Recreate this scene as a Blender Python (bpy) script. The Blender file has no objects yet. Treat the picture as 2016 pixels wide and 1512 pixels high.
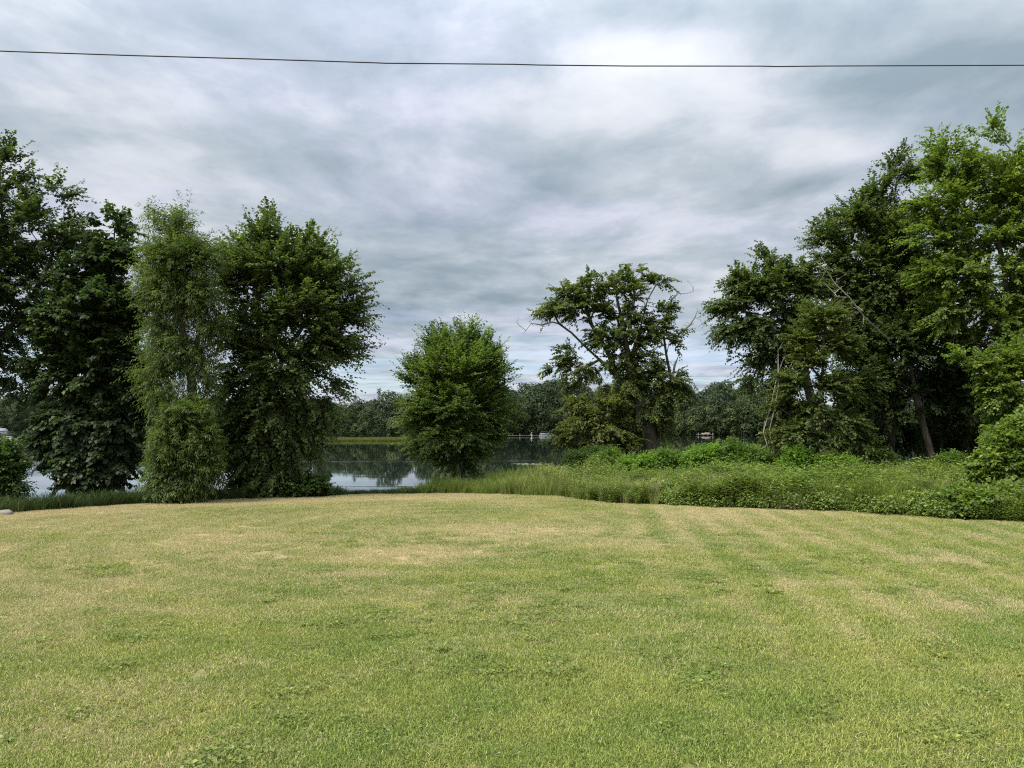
import bpy, math, random
import numpy as np
from mathutils import Vector

random.seed(7)
rng = np.random.default_rng(11)
S = bpy.context.scene
COL = S.collection

# ------------------------------------------------------------------ camera, sky, sun, exposure
F, CX, CY = 1514.0, 1008.0, 756.0          # focal length and centre of the photograph in its pixels
CAM_H, PITCH = 2.7, math.atan(86 / 1514.0)
cam = bpy.data.cameras.new('camera'); camo = bpy.data.objects.new('camera', cam); COL.objects.link(camo)
cam.sensor_width = 36.0; cam.lens = 36.0 * F / 2016.0
cam.clip_start = 0.1; cam.clip_end = 6000
S.cycles.use_denoising = False; S.cycles.diffuse_bounces = 7
S.cycles.pixel_filter_type = 'BLACKMAN_HARRIS'; S.cycles.filter_width = 1.15
camo.location = (0, 0, CAM_H); camo.rotation_euler = (math.pi / 2 + PITCH, 0, 0)
S.camera = camo

SUN_EL, SUN_AZ = math.radians(57), math.radians(-118)   # azimuth measured from +Y towards +X
world = bpy.data.worlds.new('World'); S.world = world; world.use_nodes = True
S.view_settings.view_transform = 'Standard'; S.view_settings.look = 'None'
S.view_settings.exposure = 1.9; S.view_settings.gamma = 1.0
S.view_settings.use_curve_mapping = False


class NT:
    """small node-tree writer"""
    def __init__(s, tree): s.t = tree; s.L = tree.links
    def n(s, typ, ins=None, **kw):
        nd = s.t.nodes.new(typ)
        for k, v in kw.items(): setattr(nd, k, v)
        if ins:
            for k, v in ins.items():
                sk = nd.inputs[k]
                if isinstance(v, bpy.types.NodeSocket): s.L.new(v, sk)
                else: sk.default_value = v
        return nd
    def math(s, op, a, b=0.0, clamp=False):
        return s.n('ShaderNodeMath', {0: a, 1: b}, operation=op, use_clamp=clamp).outputs[0]
    def vmath(s, op, a, b=(0, 0, 0)):
        nd = s.n('ShaderNodeVectorMath', {0: a, 1: b}, operation=op); return nd.outputs['Vector']
    def mix(s, fac, a, b, mode='MIX'):
        nd = s.n('ShaderNodeMix', data_type='RGBA', blend_type=mode)
        for i, v in ((0, fac), (6, a), (7, b)):
            if isinstance(v, bpy.types.NodeSocket): s.L.new(v, nd.inputs[i])
            else: nd.inputs[i].default_value = (tuple(v) + (1,))[:4] if i else v
        return nd.outputs[2]
    def noise(s, vec, scale, detail=4, rough=0.55, dist=0.0):
        return s.n('ShaderNodeTexNoise', {'Vector': vec, 'Scale': scale, 'Detail': detail, 'Roughness': rough, 'Distortion': dist}).outputs[0]
    def ss(s, v, lo, hi):
        return s.n('ShaderNodeMapRange', {0: v, 1: lo, 2: hi, 3: 0.0, 4: 1.0}, interpolation_type='SMOOTHSTEP').outputs[0]
    def mapping(s, vec, scale=(1, 1, 1), loc=(0, 0, 0), rot=(0, 0, 0)):
        return s.n('ShaderNodeMapping', {'Vector': vec, 'Scale': scale, 'Location': loc, 'Rotation': rot}).outputs[0]
    def ramp(s, fac, stops):
        nd = s.n('ShaderNodeValToRGB', {0: fac}); e = nd.color_ramp.elements
        while len(e) < len(stops): e.new(0.5)
        for q, (p, c) in zip(e, stops): q.position = p; q.color = tuple(c) + (1,)
        return nd.outputs[0]


SKY_K = 0.10
def build_world():
    t = world.node_tree; t.nodes.clear(); w = NT(t)
    out = w.n('ShaderNodeOutputWorld'); bg = w.n('ShaderNodeBackground', {'Strength': SKY_K})
    sky = w.n('ShaderNodeTexSky', sky_type='NISHITA', sun_disc=False, sun_elevation=SUN_EL, sun_rotation=SUN_AZ)
    d = w.n('ShaderNodeTexCoord').outputs['Generated']
    sep = w.n('ShaderNodeSeparateXYZ', {0: d})
    z = w.math('MAXIMUM', w.math('ADD', sep.outputs[2], 0.035), 0.03)
    px = w.math('DIVIDE', sep.outputs[0], z); py = w.math('DIVIDE', sep.outputs[1], z)
    p = w.n('ShaderNodeCombineXYZ', {0: px, 1: py, 2: 0.0}).outputs[0]      # the cloud sheet, seen in perspective
    warp = w.n('ShaderNodeTexNoise', {'Vector': p, 'Scale': 0.7, 'Detail': 2.0}).outputs[1]
    pw = w.vmath('ADD', p, w.vmath('SCALE', w.vmath('SUBTRACT', warp, (.5, .5, .5))))
    pw.node.inputs[1].links[0].from_node.inputs['Scale'].default_value = 0.45
    pw0 = pw; pw = w.mapping(pw, (1, 0.6, 1))
    big = w.noise(w.mapping(pw, (1, 1, 1), (3.1, 7.4, 0)), 0.62, 4, 0.55)
    med = w.noise(w.mapping(pw, (1, 1.25, 1), (1.7, 2.2, 4)), 2.0, 8, 0.58, 0.15)
    fine = w.noise(w.mapping(pw, (1, 1.0, 1), (8.1, 0.3, 9)), 6.5, 6, 0.62)
    dens = w.math('ADD', w.math('MULTIPLY', big, 0.46), w.math('ADD', w.math('MULTIPLY', med, 0.42), w.math('MULTIPLY', fine, 0.12)))
    pw = pw0
    # the thin bright places and the heavier bank the photograph shows, each at its place on the sheet
    def spot(cx, cy, rx, ry, rot=0.0):
        q = w.mapping(w.vmath('SUBTRACT', pw, (cx, cy, 0)), (1 / rx, 1 / ry, 0), (0, 0, 0), (0, 0, rot))
        ln = w.n('ShaderNodeVectorMath', {0: q}, operation='LENGTH').outputs['Value']
        return w.math('SUBTRACT', 1.0, w.ss(ln, 0.0, 1.0))
    for cx, cy, rx, ry, a in SPOTS:
        dens = w.math('ADD', dens, w.math('MULTIPLY', spot(cx, cy, rx, ry), a))
    cl = w.ramp(dens, CLOUD_RAMP)
    cl = w.mix(w.ss(w.noise(w.mapping(pw, (1, 1, 1), (4, 14, 2)), 0.9, 3), 0.42, 0.66), cl, w.mix(1.0, cl, (1.0, 0.985, 1.06), 'MULTIPLY'))
    # overcast sheet brightens towards the zenith, as thick cloud does
    el = w.ss(sep.outputs[2], 0.25, 1.0)
    cl = w.mix(1.0, cl, w.mix(el, (1, 1, 1), (ZEN, ZEN, ZEN)), 'MULTIPLY')
    gap = w.noise(w.mapping(pw, (0.55, 1.3, 1), (11, 3, 6)), 0.75, 6, 0.6, 0.4)
    far = w.math('SUBTRACT', 1.0, w.ss(sep.outputs[2], 0.03, 0.16))
    cover = w.math('SUBTRACT', 1.0, w.math('MULTIPLY', w.ss(gap, 0.42, 0.58), w.math('MULTIPLY', far, 0.75)))
    skyc = w.mix(1.0, sky.outputs[0], (0.42, 0.45, 0.53), 'MULTIPLY')
    cl10 = w.mix(1.0, cl, (1 / SKY_K,) * 3, 'MULTIPLY')
    low = w.ss(sep.outputs[2], -0.01, 0.025)              # the far murk at and under the horizon
    w.L.new(w.mix(low, tuple(v * CLOUD_K / SKY_K for v in (0.27, 0.30, 0.335)), w.mix(cover, skyc, cl10)), bg.inputs[0]); w.L.new(bg.outputs[0], out.inputs[0])
ZEN = 2.6
CLOUD_K = 0.58
CLOUD_RAMP = [(p, tuple(v * CLOUD_K for v in c)) for p, c in ((0.37, (0.140, 0.178, 0.208)), (0.445, (0.190, 0.226, 0.256)), (0.505, (0.240, 0.270, 0.304)), (0.56, (0.305, 0.326, 0.358)), (0.69, (0.395, 0.408, 0.415)))]
def sheet(px, py):
    u, v = (px - CX) / F, (CY - py) / F
    y = math.cos(PITCH) - v * math.sin(PITCH); z = math.sin(PITCH) + v * math.cos(PITCH)
    n = math.sqrt(u * u + y * y + z * z); zz = z / n + .035
    return u / n / zz, y / n / zz
def _spots():
    out = []
    for px, py, rx, ry, a in ((1290, 100, .36, .26, .075), (1380, 170, .40, .3, .05), (1610, 310, .33, .32, .14), (1060, 440, .35, .5, .07), (300, 170, .35, .3, .07),
                              (1900, 170, .75, .55, -.17), (1500, 20, .6, .25, -.12), (900, 585, .9, .8, -.10), (1200, 290, .5, .3, -.06), (700, 300, .5, .4, -.05),
                              (60, 240, .5, .4, -.05), (1050, 700, 2.2, .9, .14)):
        x, y = sheet(px, py); out.append((x, y, rx, ry, a))
    return out
SPOTS = _spots()
build_world()

sl = bpy.data.lights.new('sun', 'SUN'); so = bpy.data.objects.new('sun', sl); COL.objects.link(so)
sl.energy = 1.5; sl.angle = math.radians(18); sl.color = (1.0, 0.95, 0.87)
sd = Vector((math.sin(SUN_AZ) * math.cos(SUN_EL), math.cos(SUN_AZ) * math.cos(SUN_EL), math.sin(SUN_EL)))
so.rotation_euler = sd.to_track_quat('Z', 'Y').to_euler(); so.location = (0, -20, 60)

# ------------------------------------------------------------------ helpers
def at(px, py, Y):
    """the point of the place that lies on this pixel of the photograph, Y metres ahead"""
    u, v = (px - CX) / F, (CY - py) / F
    d = np.array([u, math.cos(PITCH) - v * math.sin(PITCH), math.sin(PITCH) + v * math.cos(PITCH)])
    return d * (Y / d[1]) + np.array([0, 0, CAM_H])

def tag(o, label=None, cat=None, group=None, kind=None):
    for k, v in (('label', label), ('category', cat), ('group', group), ('kind', kind)):
        if v: o[k] = v
    return o

def empty(name, loc):
    o = bpy.data.objects.new(name, None); COL.objects.link(o); o.location = loc; o.empty_display_size = 0.3; return o

def mesh_np(name, V, faces, mat, attrs=None, smooth=False):
    """faces: one int array (n,3) or (n,4), or a list of such arrays"""
    if not isinstance(faces, list): faces = [faces]
    faces = [np.asarray(f, dtype=np.int32) for f in faces if len(f)]
    me = bpy.data.meshes.new(name)
    V = np.asarray(V, dtype=np.float32)
    me.vertices.add(len(V)); me.vertices.foreach_set('co', V.ravel())
    idx = np.concatenate([f.ravel() for f in faces]); cnt = np.concatenate([np.full(len(f), f.shape[1], np.int32) for f in faces])
    st = np.concatenate([[0], np.cumsum(cnt)[:-1]]).astype(np.int32)
    me.loops.add(len(idx)); me.loops.foreach_set('vertex_index', idx)
    me.polygons.add(len(cnt)); me.polygons.foreach_set('loop_start', st)
    if smooth: me.polygons.foreach_set('use_smooth', np.ones(len(cnt), bool))
    for k, (dom, arr) in (attrs or {}).items():
        a = me.attributes.new(k, 'FLOAT', dom); a.data.foreach_set('value', np.asarray(arr, np.float32))
    me.update(calc_edges=True)
    if mat: me.materials.append(mat)
    return me

def link(name, me, parent=None, loc=None):
    o = bpy.data.objects.new(name, me); COL.objects.link(o)
    if parent: o.parent = parent
    if loc is not None: o.location = loc
    return o

def fbm(x, y, scale, seed=0, octv=4):
    """value noise in 0..1"""
    r = np.random.default_rng(seed); tab = r.random((256, 256)); out = 0; amp = 1; tot = 0
    for k in range(octv):
        X, Y = np.asarray(x) * scale, np.asarray(y) * scale
        xi, yi = np.floor(X).astype(int), np.floor(Y).astype(int); fx, fy = X - xi, Y - yi
        fx, fy = fx * fx * (3 - 2 * fx), fy * fy * (3 - 2 * fy)
        g = lambda a, b: tab[(a + 37 * k) % 256, (b + 91 * k) % 256]
        v = (g(xi, yi) * (1 - fx) + g(xi + 1, yi) * fx) * (1 - fy) + (g(xi, yi + 1) * (1 - fx) + g(xi + 1, yi + 1) * fx) * fy
        out = out + v * amp; tot += amp; amp *= .5; scale *= 2.03
    return out / tot

def ssn(v, lo, hi):
    t = np.clip((v - lo) / (hi - lo), 0, 1); return t * t * (3 - 2 * t)

# ------------------------------------------------------------------ materials
def new_mat(name):
    m = bpy.data.materials.new(name); m.use_nodes = True; m.node_tree.nodes.clear(); w = NT(m.node_tree)
    return m, w, w.n('ShaderNodeOutputMaterial')

LEAF_GAIN = 1.9
def leaf_mat(name, dark, light, fresh, trans=0.46, rough=0.5, back=1.25, spec=0.35):
    dark, light, fresh = [tuple(v * LEAF_GAIN * k for v, k in zip(q, (1.10, 1.0, .92))) for q in (dark, light, fresh)]
    m, w, out = new_mat(name)
    tone = w.n('ShaderNodeAttribute', attribute_name='tone').outputs['Fac']
    geo = w.n('ShaderNodeNewGeometry')
    pos = w.n('ShaderNodeTexCoord').outputs['Object']
    n1 = w.noise(pos, 0.7, 3)
    c = w.mix(w.math('ADD', w.math('MULTIPLY', tone, 0.75), w.math('MULTIPLY', w.math('SUBTRACT', n1, 0.5), 0.9), True), dark, light)
    c = w.mix(w.ss(tone, 0.78, 1.0), c, fresh)
    cb = w.mix(1.0, c, (back, back * 0.98, back * 1.1), 'MULTIPLY')
    c = w.mix(geo.outputs['Backfacing'], c, cb)
    bs = w.n('ShaderNodeBsdfPrincipled', {'Base Color': c, 'Roughness': rough, 'Specular IOR Level': spec})
    tr = w.n('ShaderNodeBsdfTranslucent', {'Color': w.mix(1.0, c, (1.15, 1.25, 0.6), 'MULTIPLY')})
    mx = w.n('ShaderNodeMixShader', {0: trans, 1: bs.outputs[0], 2: tr.outputs[0]})
    w.L.new(mx.outputs[0], out.inputs[0]); return m

def bark_mat(name, dark, light, scale=9.0):
    m, w, out = new_mat(name)
    pos = w.n('ShaderNodeTexCoord').outputs['Object']
    a = w.noise(w.mapping(pos, (1, 1, 0.18)), scale, 6, 0.65, 0.3); b = w.noise(pos, 1.3, 3)
    c = w.mix(w.ss(w.math('ADD', w.math('MULTIPLY', a, .7), w.math('MULTIPLY', b, .35)), 0.35, 0.7), dark, light)
    bu = w.n('ShaderNodeBump', {'Strength': 0.8, 'Distance': 0.03, 'Height': a})
    bs = w.n('ShaderNodeBsdfPrincipled', {'Base Color': c, 'Roughness': 0.9, 'Normal': bu.outputs[0], 'Specular IOR Level': 0.15})
    w.L.new(bs.outputs[0], out.inputs[0]); return m

def plain_mat(name, col, rough=0.6, var=0.15, scale=4.0, metal=0.0):
    m, w, out = new_mat(name)
    pos = w.n('ShaderNodeTexCoord').outputs['Object']
    n = w.noise(pos, scale, 5)
    c = w.mix(n, tuple(x * (1 - var) for x in col), tuple(min(1, x * (1 + var)) for x in col))
    bs = w.n('ShaderNodeBsdfPrincipled', {'Base Color': c, 'Roughness': rough, 'Metallic': metal})
    w.L.new(bs.outputs[0], out.inputs[0]); return m

M = {
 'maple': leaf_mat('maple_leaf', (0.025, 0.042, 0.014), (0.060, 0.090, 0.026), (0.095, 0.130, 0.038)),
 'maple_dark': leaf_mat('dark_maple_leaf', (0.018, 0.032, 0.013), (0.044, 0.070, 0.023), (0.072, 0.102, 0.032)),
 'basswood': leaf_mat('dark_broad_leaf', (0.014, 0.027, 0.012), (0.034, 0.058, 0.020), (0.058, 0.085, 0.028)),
 'willow': leaf_mat('willow_leaf', (0.033, 0.056, 0.016), (0.070, 0.104, 0.029), (0.108, 0.142, 0.042)),
 'young': leaf_mat('young_maple_leaf', (0.033, 0.060, 0.016), (0.080, 0.122, 0.031), (0.135, 0.172, 0.055)),
 'ragged': leaf_mat('olive_maple_leaf', (0.034, 0.052, 0.016), (0.070, 0.097, 0.028), (0.115, 0.130, 0.043)),
 'olive': leaf_mat('yellow_olive_leaf', (0.040, 0.056, 0.015), (0.080, 0.098, 0.026), (0.120, 0.128, 0.040)),
 'bright': leaf_mat('bright_maple_leaf', (0.044, 0.076, 0.016), (0.095, 0.140, 0.030), (0.160, 0.200, 0.048)),
 'weed': leaf_mat('weed_leaf', (0.050, 0.105, 0.018), (0.120, 0.200, 0.036), (0.190, 0.260, 0.055)),
 'vine': leaf_mat('vine_leaf', (0.044, 0.078, 0.015), (0.098, 0.146, 0.028), (0.175, 0.225, 0.055), rough=0.42, spec=0.5),
 'shrub': leaf_mat('shrub_leaf', (0.040, 0.078, 0.018), (0.090, 0.145, 0.034), (0.160, 0.205, 0.055)),
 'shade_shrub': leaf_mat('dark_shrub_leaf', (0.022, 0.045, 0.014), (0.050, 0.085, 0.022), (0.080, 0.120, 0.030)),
 'bark': bark_mat('grey_brown_bark', (0.045, 0.036, 0.028), (0.17, 0.145, 0.12)),
 'bark_pale': bark_mat('pale_bark', (0.09, 0.078, 0.062), (0.30, 0.27, 0.235)),
 'bark_dark': bark_mat('dark_bark', (0.028, 0.024, 0.019), (0.10, 0.085, 0.07)),
 'dead': bark_mat('bleached_dead_wood', (0.17, 0.15, 0.13), (0.40, 0.37, 0.34)),
}

# ------------------------------------------------------------------ ground, lawn
EX = np.array([-60, -16.2, -14.5, -12.4, -9.5, -6.5, -3.2, -0.5, 1.9, 3.5, 7.0, 10.8, 13.0, 14.8, 30, 60])
EY = np.array([20.0, 24.3, 26.2, 28.4, 30.2, 31.6, 32.2, 31.8, 30.6, 27.8, 26.4, 25.3, 23.4, 22.2, 19, 17])
def edge(x): return np.interp(x, EX, EY)
def bank_z(x, y):
    a = np.interp(x, [-60, -7, -5.5, -3, 2, 6, 60], [0.3, 0.3, 0.5, 3.2, 7.0, 13, 14])
    b = np.interp(x, [-60, -6, -3, 3, 60], [7.5, 7.0, 7.5, 8.5, 9])
    t = np.clip((y - edge(x) - a) / b, 0, 3)
    z = -1.9 * ssn(t, 0, 1.25) - 0.9 * np.clip(t - 1.25, 0, 2)
    return z + 0.10 * (fbm(x, y, 0.12, 5, 3) - 0.5) - 0.02
def ground_z(x, y): return bank_z(np.asarray(x, float), np.asarray(y, float))

PATCH = [  # px, py, half-width m, half-depth m, amount: the worn straw-coloured places of the lawn
 (800, 1095, 1.6, 0.9, .55), (700, 1130, 1.2, .35, .35), (880, 1085, 1.8, .8, .45), (930, 1040, 2.2, 1.2, .3), (1130, 1045, 1.6, .7, .35), (1240, 1070, 1.6, 1.2, .32), (1370, 1015, 1.3, 2.2, .45),
 (1590, 1150, .9, .35, .5), (1830, 1100, 1.0, .5, .45), (1870, 1190, 1.3, .5, .3), (1600, 1240, .8, .2, .4), (680, 1338, .28, .10, .5), (1620, 1466, .13, .05, .9),
 (95, 1245, .7, .5, .4), (260, 1275, .45, .2, .4), (500, 1095, 1.6, .6, .3), (320, 1200, .8, .22, .35), (60, 1440, 1.0, .4, .35), (470, 1310, .7, .3, .3), (150, 1365, .9, .4, .3), (390, 1500, .6, .12, .5),
 (1345, 1148, .35, .15, .5), (930, 1470, .9, .2, .18), (1800, 1255, .7, .3, .25), (1700, 1045, 2.2, 1.0, .2), (1935, 1310, .4, .1, .3), (450, 1075, 3.5, 2.2, .16), (200, 1060, 4, 3, .22)]
def lawn_dry(x, y):
    """how dry the turf is, 0..1"""
    e = edge(x) - y
    d = 0.20 + 0.85 * (fbm(x, y * 1.0, 0.42, 21, 5) - 0.5) + 0.40 * (fbm(x, y, 0.10, 3, 3) - 0.5)
    left = 1 - ssn(x, -3.5, 1.5)
    d += left * 1.25 * ssn(e, 4.2, 0.8) * ssn(e, -0.9, 0.35) * (0.5 + 0.7 * fbm(x, y, 0.45, 8, 3))
    d += (1 - left) * 0.12 * ssn(e, 2.5, 0.2)
    d += 0.20 * ssn(y, 13, 25) - 0.10 * ssn(y, 15, 8)
    d += 0.16 * ssn(x, -1.5, -6)
    d += 0.10 * ssn(x, 2.0, 8.0) * ssn(y, 9, 15)
    for px, py, hw, hd, a in PATCH:
        p = at(px, py, 10.0); k = CAM_H / (CAM_H - p[2]); X, Y = p[0] * k, 10.0 * k
        wob = 0.55 + 0.9 * fbm(x, y, 1.6, 17, 3)
        d += a * np.exp(-(((x - X) / hw) ** 2 + ((y - Y) / hd) ** 2) / wob)
    # mower passes: straight away from the camera on the right side, curved round on the left
    d += 0.21 * np.sin(2 * math.pi * (x - 0.10 * y) / 1.05) * ssn(x, 1.5, 4.5) * ssn(y, 6, 11)
    r = np.hypot(x + 1.5, y - 21.5)
    d += 0.10 * np.sin(2 * math.pi * r / 1.15) * (1 - ssn(x, 2.5, 5)) * ssn(y, 8, 12)
    return np.clip(d, 0, 1)

def lawn_mat(name, instanced):
    m, w, out = new_mat(name)
    geo = w.n('ShaderNodeNewGeometry'); pos = geo.outputs['Position']
    dry = w.n('ShaderNodeAttribute', attribute_name='dry', attribute_type='INSTANCER' if instanced else 'GEOMETRY').outputs['Fac']
    mid = w.noise(pos, 2.6, 4, 0.6); fine = w.noise(pos, 11.0, 4, 0.6)
    k = w.math('ADD', dry, w.math('ADD', w.math('MULTIPLY', w.math('SUBTRACT', mid, 0.5), 0.8), w.math('MULTIPLY', w.math('SUBTRACT', fine, 0.5), 0.35)))
    big = w.noise(pos, 0.33, 3)
    green = w.mix(w.ss(w.math('ADD', w.math('MULTIPLY', big, .65), w.math('MULTIPLY', w.noise(pos, 1.1, 4), .35)), 0.40, 0.60), (0.235, 0.300, 0.068), (0.345, 0.365, 0.098))
    if instanced:
        tone = w.n('ShaderNodeAttribute', attribute_name='tone').outputs['Fac']
        green = w.mix(w.math('POWER', tone, 1.3), w.mix(1.0, green, (.52, .60, .50), 'MULTIPLY'), w.mix(1.0, green, (1.45, 1.4, 1.5), 'MULTIPLY'))
        t2 = w.n('ShaderNodeAttribute', attribute_name='pick').outputs['Fac']
        straw = w.mix(tone, (0.40, 0.345, 0.165), (0.62, 0.545, 0.30))
        sel = w.math('MULTIPLY', w.math('ADD', w.math('SUBTRACT', w.math('ADD', w.math('MULTIPLY', k, 1.15), -0.08), t2), 0.08), 6.0, True)
        c = w.mix(sel, green, straw)
    else:
        c = w.mix(w.ss(k, 0.15, 0.85), w.mix(1.0, green, (.55, .50, .55), 'MULTIPLY'), (0.31, 0.25, 0.125))
        soil = w.n('ShaderNodeAttribute', attribute_name='soil').outputs['Fac']
        c = w.mix(soil, c, w.mix(fine, (0.045, 0.038, 0.022), (0.10, 0.085, 0.045)))
    bs = w.n('ShaderNodeBsdfPrincipled', {'Base Color': c, 'Roughness': 0.75, 'Specular IOR Level': 0.2})
    if instanced:
        tr = w.n('ShaderNodeBsdfTranslucent', {'Color': c})
        mx = w.n('ShaderNodeMixShader', {0: 0.25, 1: bs.outputs[0], 2: tr.outputs[0]})
        w.L.new(mx.outputs[0], out.inputs[0])
    else:
        bu = w.n('ShaderNodeBump', {'Strength': 0.7, 'Distance': 0.03, 'Height': w.noise(pos, 40.0, 3)})
        w.L.new(bu.outputs[0], bs.inputs['Normal']); w.L.new(bs.outputs[0], out.inputs[0])
    return m

def build_ground():
    xs = np.concatenate([np.linspace(-900, -70, 20), np.linspace(-60, -25, 24), np.arange(-24, 24, .3), np.linspace(24.5, 60, 24), np.linspace(70, 900, 20)])
    ys = np.concatenate([np.linspace(-900, -20, 16), np.linspace(-15, 3, 20), np.arange(3.3, 48, .3), np.linspace(48.5, 70, 12)])
    X, Y = np.meshgrid(xs, ys); Z = ground_z(X, Y)
    V = np.stack([X, Y, Z], -1).reshape(-1, 3); nx, ny = len(xs), len(ys)
    i = np.arange(nx * ny).reshape(ny, nx)
    f = np.stack([i[:-1, :-1], i[:-1, 1:], i[1:, 1:], i[1:, :-1]], -1).reshape(-1, 4)
    x, y = V[:, 0], V[:, 1]
    soil = ssn(y - edge(x) + 0.7 * (fbm(x, y, .9, 4, 3) - .5), -0.1, 0.5)
    me = mesh_np('ground', V, f, lawn_mat('turf_and_soil', False), {'dry': ('POINT', lawn_dry(x, y)), 'soil': ('POINT', soil)}, True)
    tag(link('ground', me), kind='structure')
build_ground()

def blades(n, area, hmin, hmax, width, lean, segs=1, round_area=False, seedv=1, base=None, rough=0.0):
    """n tapering grass blades rooted in a square (or disc); returns V, tris, tone per face, pick per face"""
    r = np.random.default_rng(seedv)
    p = (r.random((n, 2)) - .5) * area if not round_area else (lambda a, q: np.stack([np.cos(a) * q, np.sin(a) * q], 1))(r.random(n) * 6.283, np.sqrt(r.random(n)) * area / 2)
    h = hmin + (hmax - hmin) * r.random(n); az = r.random(n) * 6.283; ln = lean * (0.25 + r.random(n))
    if round_area: az = np.arctan2(p[:, 1], p[:, 0]) + (r.random(n) - .5) * 2.0
    d = np.stack([np.cos(az), np.sin(az), np.zeros(n)], 1); s = np.stack([-d[:, 1], d[:, 0], np.zeros(n)], 1)
    tw = r.random(n) * 3.1416; sd = s * np.cos(tw)[:, None] + d * np.sin(tw)[:, None]
    w = width * (0.6 + 0.8 * r.random(n))
    rows = []
    for k in range(segs + 1):
        t = k / segs * (1.0 if segs == 1 else 0.86)
        if segs == 1: t = k * 0.62
        c = np.concatenate([p, np.zeros((n, 1))], 1) + d * (h * np.sin(ln) * t ** 1.7)[:, None]
        c[:, 2] = h * t * np.cos(ln * t * .9); ww = (w * (1 - .55 * t) / 2)[:, None]
        rows += [c - sd * ww, c + sd * ww]
    tip = np.concatenate([p, np.zeros((n, 1))], 1) + d * (h * np.sin(ln))[:, None]; tip[:, 2] = h * np.cos(ln * .95)
    rows.append(tip); V = np.stack(rows, 1); m = V.shape[1]; b = (np.arange(n) * m)[:, None]
    quads = []
    for k in range(segs): quads.append(b + np.array([[2 * k, 2 * k + 1, 2 * k + 3, 2 * k + 2]]))
    tri = b + np.array([[2 * segs, 2 * segs + 1, 2 * segs + 2]])
    tone = r.random(n); pick = r.random(n)
    return V.reshape(-1, 3), [np.concatenate(quads), tri], np.concatenate([np.tile(tone, segs), tone]), np.concatenate([np.tile(pick, segs), pick])

def scatter(name, pts, rotz, scl, idx, protos, attrs, label, kind='stuff'):
    """one object whose geometry nodes put the prototypes on its points"""
    me = bpy.data.meshes.new(name); me.vertices.add(len(pts)); me.vertices.foreach_set('co', np.asarray(pts, np.float32).ravel())
    for k, v in dict(attrs, rotz=rotz, scl=scl).items():
        a = me.attributes.new(k, 'FLOAT', 'POINT'); a.data.foreach_set('value', np.asarray(v, np.float32))
    a = me.attributes.new('pidx', 'INT', 'POINT'); a.data.foreach_set('value', np.asarray(idx, np.int32))
    me.update()
    o = link(name, me); tag(o, label=label, kind=kind)
    ng = bpy.data.node_groups.new(name + '_scatter', 'GeometryNodeTree')
    ng.interface.new_socket('Geometry', in_out='INPUT', socket_type='NodeSocketGeometry'); ng.interface.new_socket('Geometry', in_out='OUTPUT', socket_type='NodeSocketGeometry')
    w = NT(ng); gi = w.n('NodeGroupInput'); go = w.n('NodeGroupOutput')
    def nattr(nm, ty='FLOAT'): return w.n('GeometryNodeInputNamedAttribute', {'Name': nm}, data_type=ty).outputs[0]
    join = w.n('GeometryNodeJoinGeometry')
    pid = nattr('pidx', 'INT')
    rot = w.n('ShaderNodeCombineXYZ', {2: nattr('rotz')}).outputs[0]
    eul = w.n('FunctionNodeEulerToRotation', {0: rot}).outputs[0]
    sc = nattr('scl')
    for k, pm in enumerate(protos):
        po = bpy.data.objects.new(name + '_piece', pm)
        oi = w.n('GeometryNodeObjectInfo', {'Object': po})
        sel = w.n('FunctionNodeCompare', data_type='INT', operation='EQUAL'); w.L.new(pid, sel.inputs[2]); sel.inputs[3].default_value = k
        io = w.n('GeometryNodeInstanceOnPoints', {'Points': gi.outputs[0], 'Selection': sel.outputs[0], 'Instance': oi.outputs['Geometry'], 'Rotation': eul, 'Scale': sc})
        w.L.new(io.outputs[0], join.inputs[0])
    w.L.new(join.outputs[0], go.inputs[0])
    md = o.modifiers.new('scatter', 'NODES'); md.node_group = ng
    return o

def build_lawn_grass():
    gm = lawn_mat('turf_blade', True); protos = []
    for k in range(5):
        V, f, tone, pick = blades(330, 0.40, 0.030, 0.078, 0.0085, 1.15, 1, False, 100 + k)
        protos.append(mesh_np('turf_patch', V, f, gm, {'tone': ('FACE', tone), 'pick': ('FACE', pick)}))
    pts = []
    for y0, y1, dens in ((2.5, 9, 44), (9, 15, 34), (15, 34, 26)):
        w1 = y1 * 0.74 + 3; n = int((y1 - y0) * 2 * w1 * dens)
        x = (rng.random(n) - .5) * 2 * w1; y = y0 + rng.random(n) * (y1 - y0)
        k = (np.abs(x) < y * 0.74 + 3) & (y < edge(x) + 0.3 * (fbm(x, y, .8, 2, 2) - .3)); pts.append(np.stack([x[k], y[k]], 1))
    p = np.concatenate(pts); z = ground_z(p[:, 0], p[:, 1]); n = len(p)
    dr = lawn_dry(p[:, 0], p[:, 1])
    tall = 0.75 + 0.55 * fbm(p[:, 0], p[:, 1], 0.9, 31, 3) - 0.25 * dr
    o = scatter('lawn_grass', np.column_stack([p, z - .004]), rng.random(n) * 6.283, np.clip(tall, .5, 1.5), rng.integers(0, 5, n), protos, {'dry': dr},
            'short mown grass of the lawn, green with dry straw-coloured patches')
build_lawn_grass()

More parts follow.
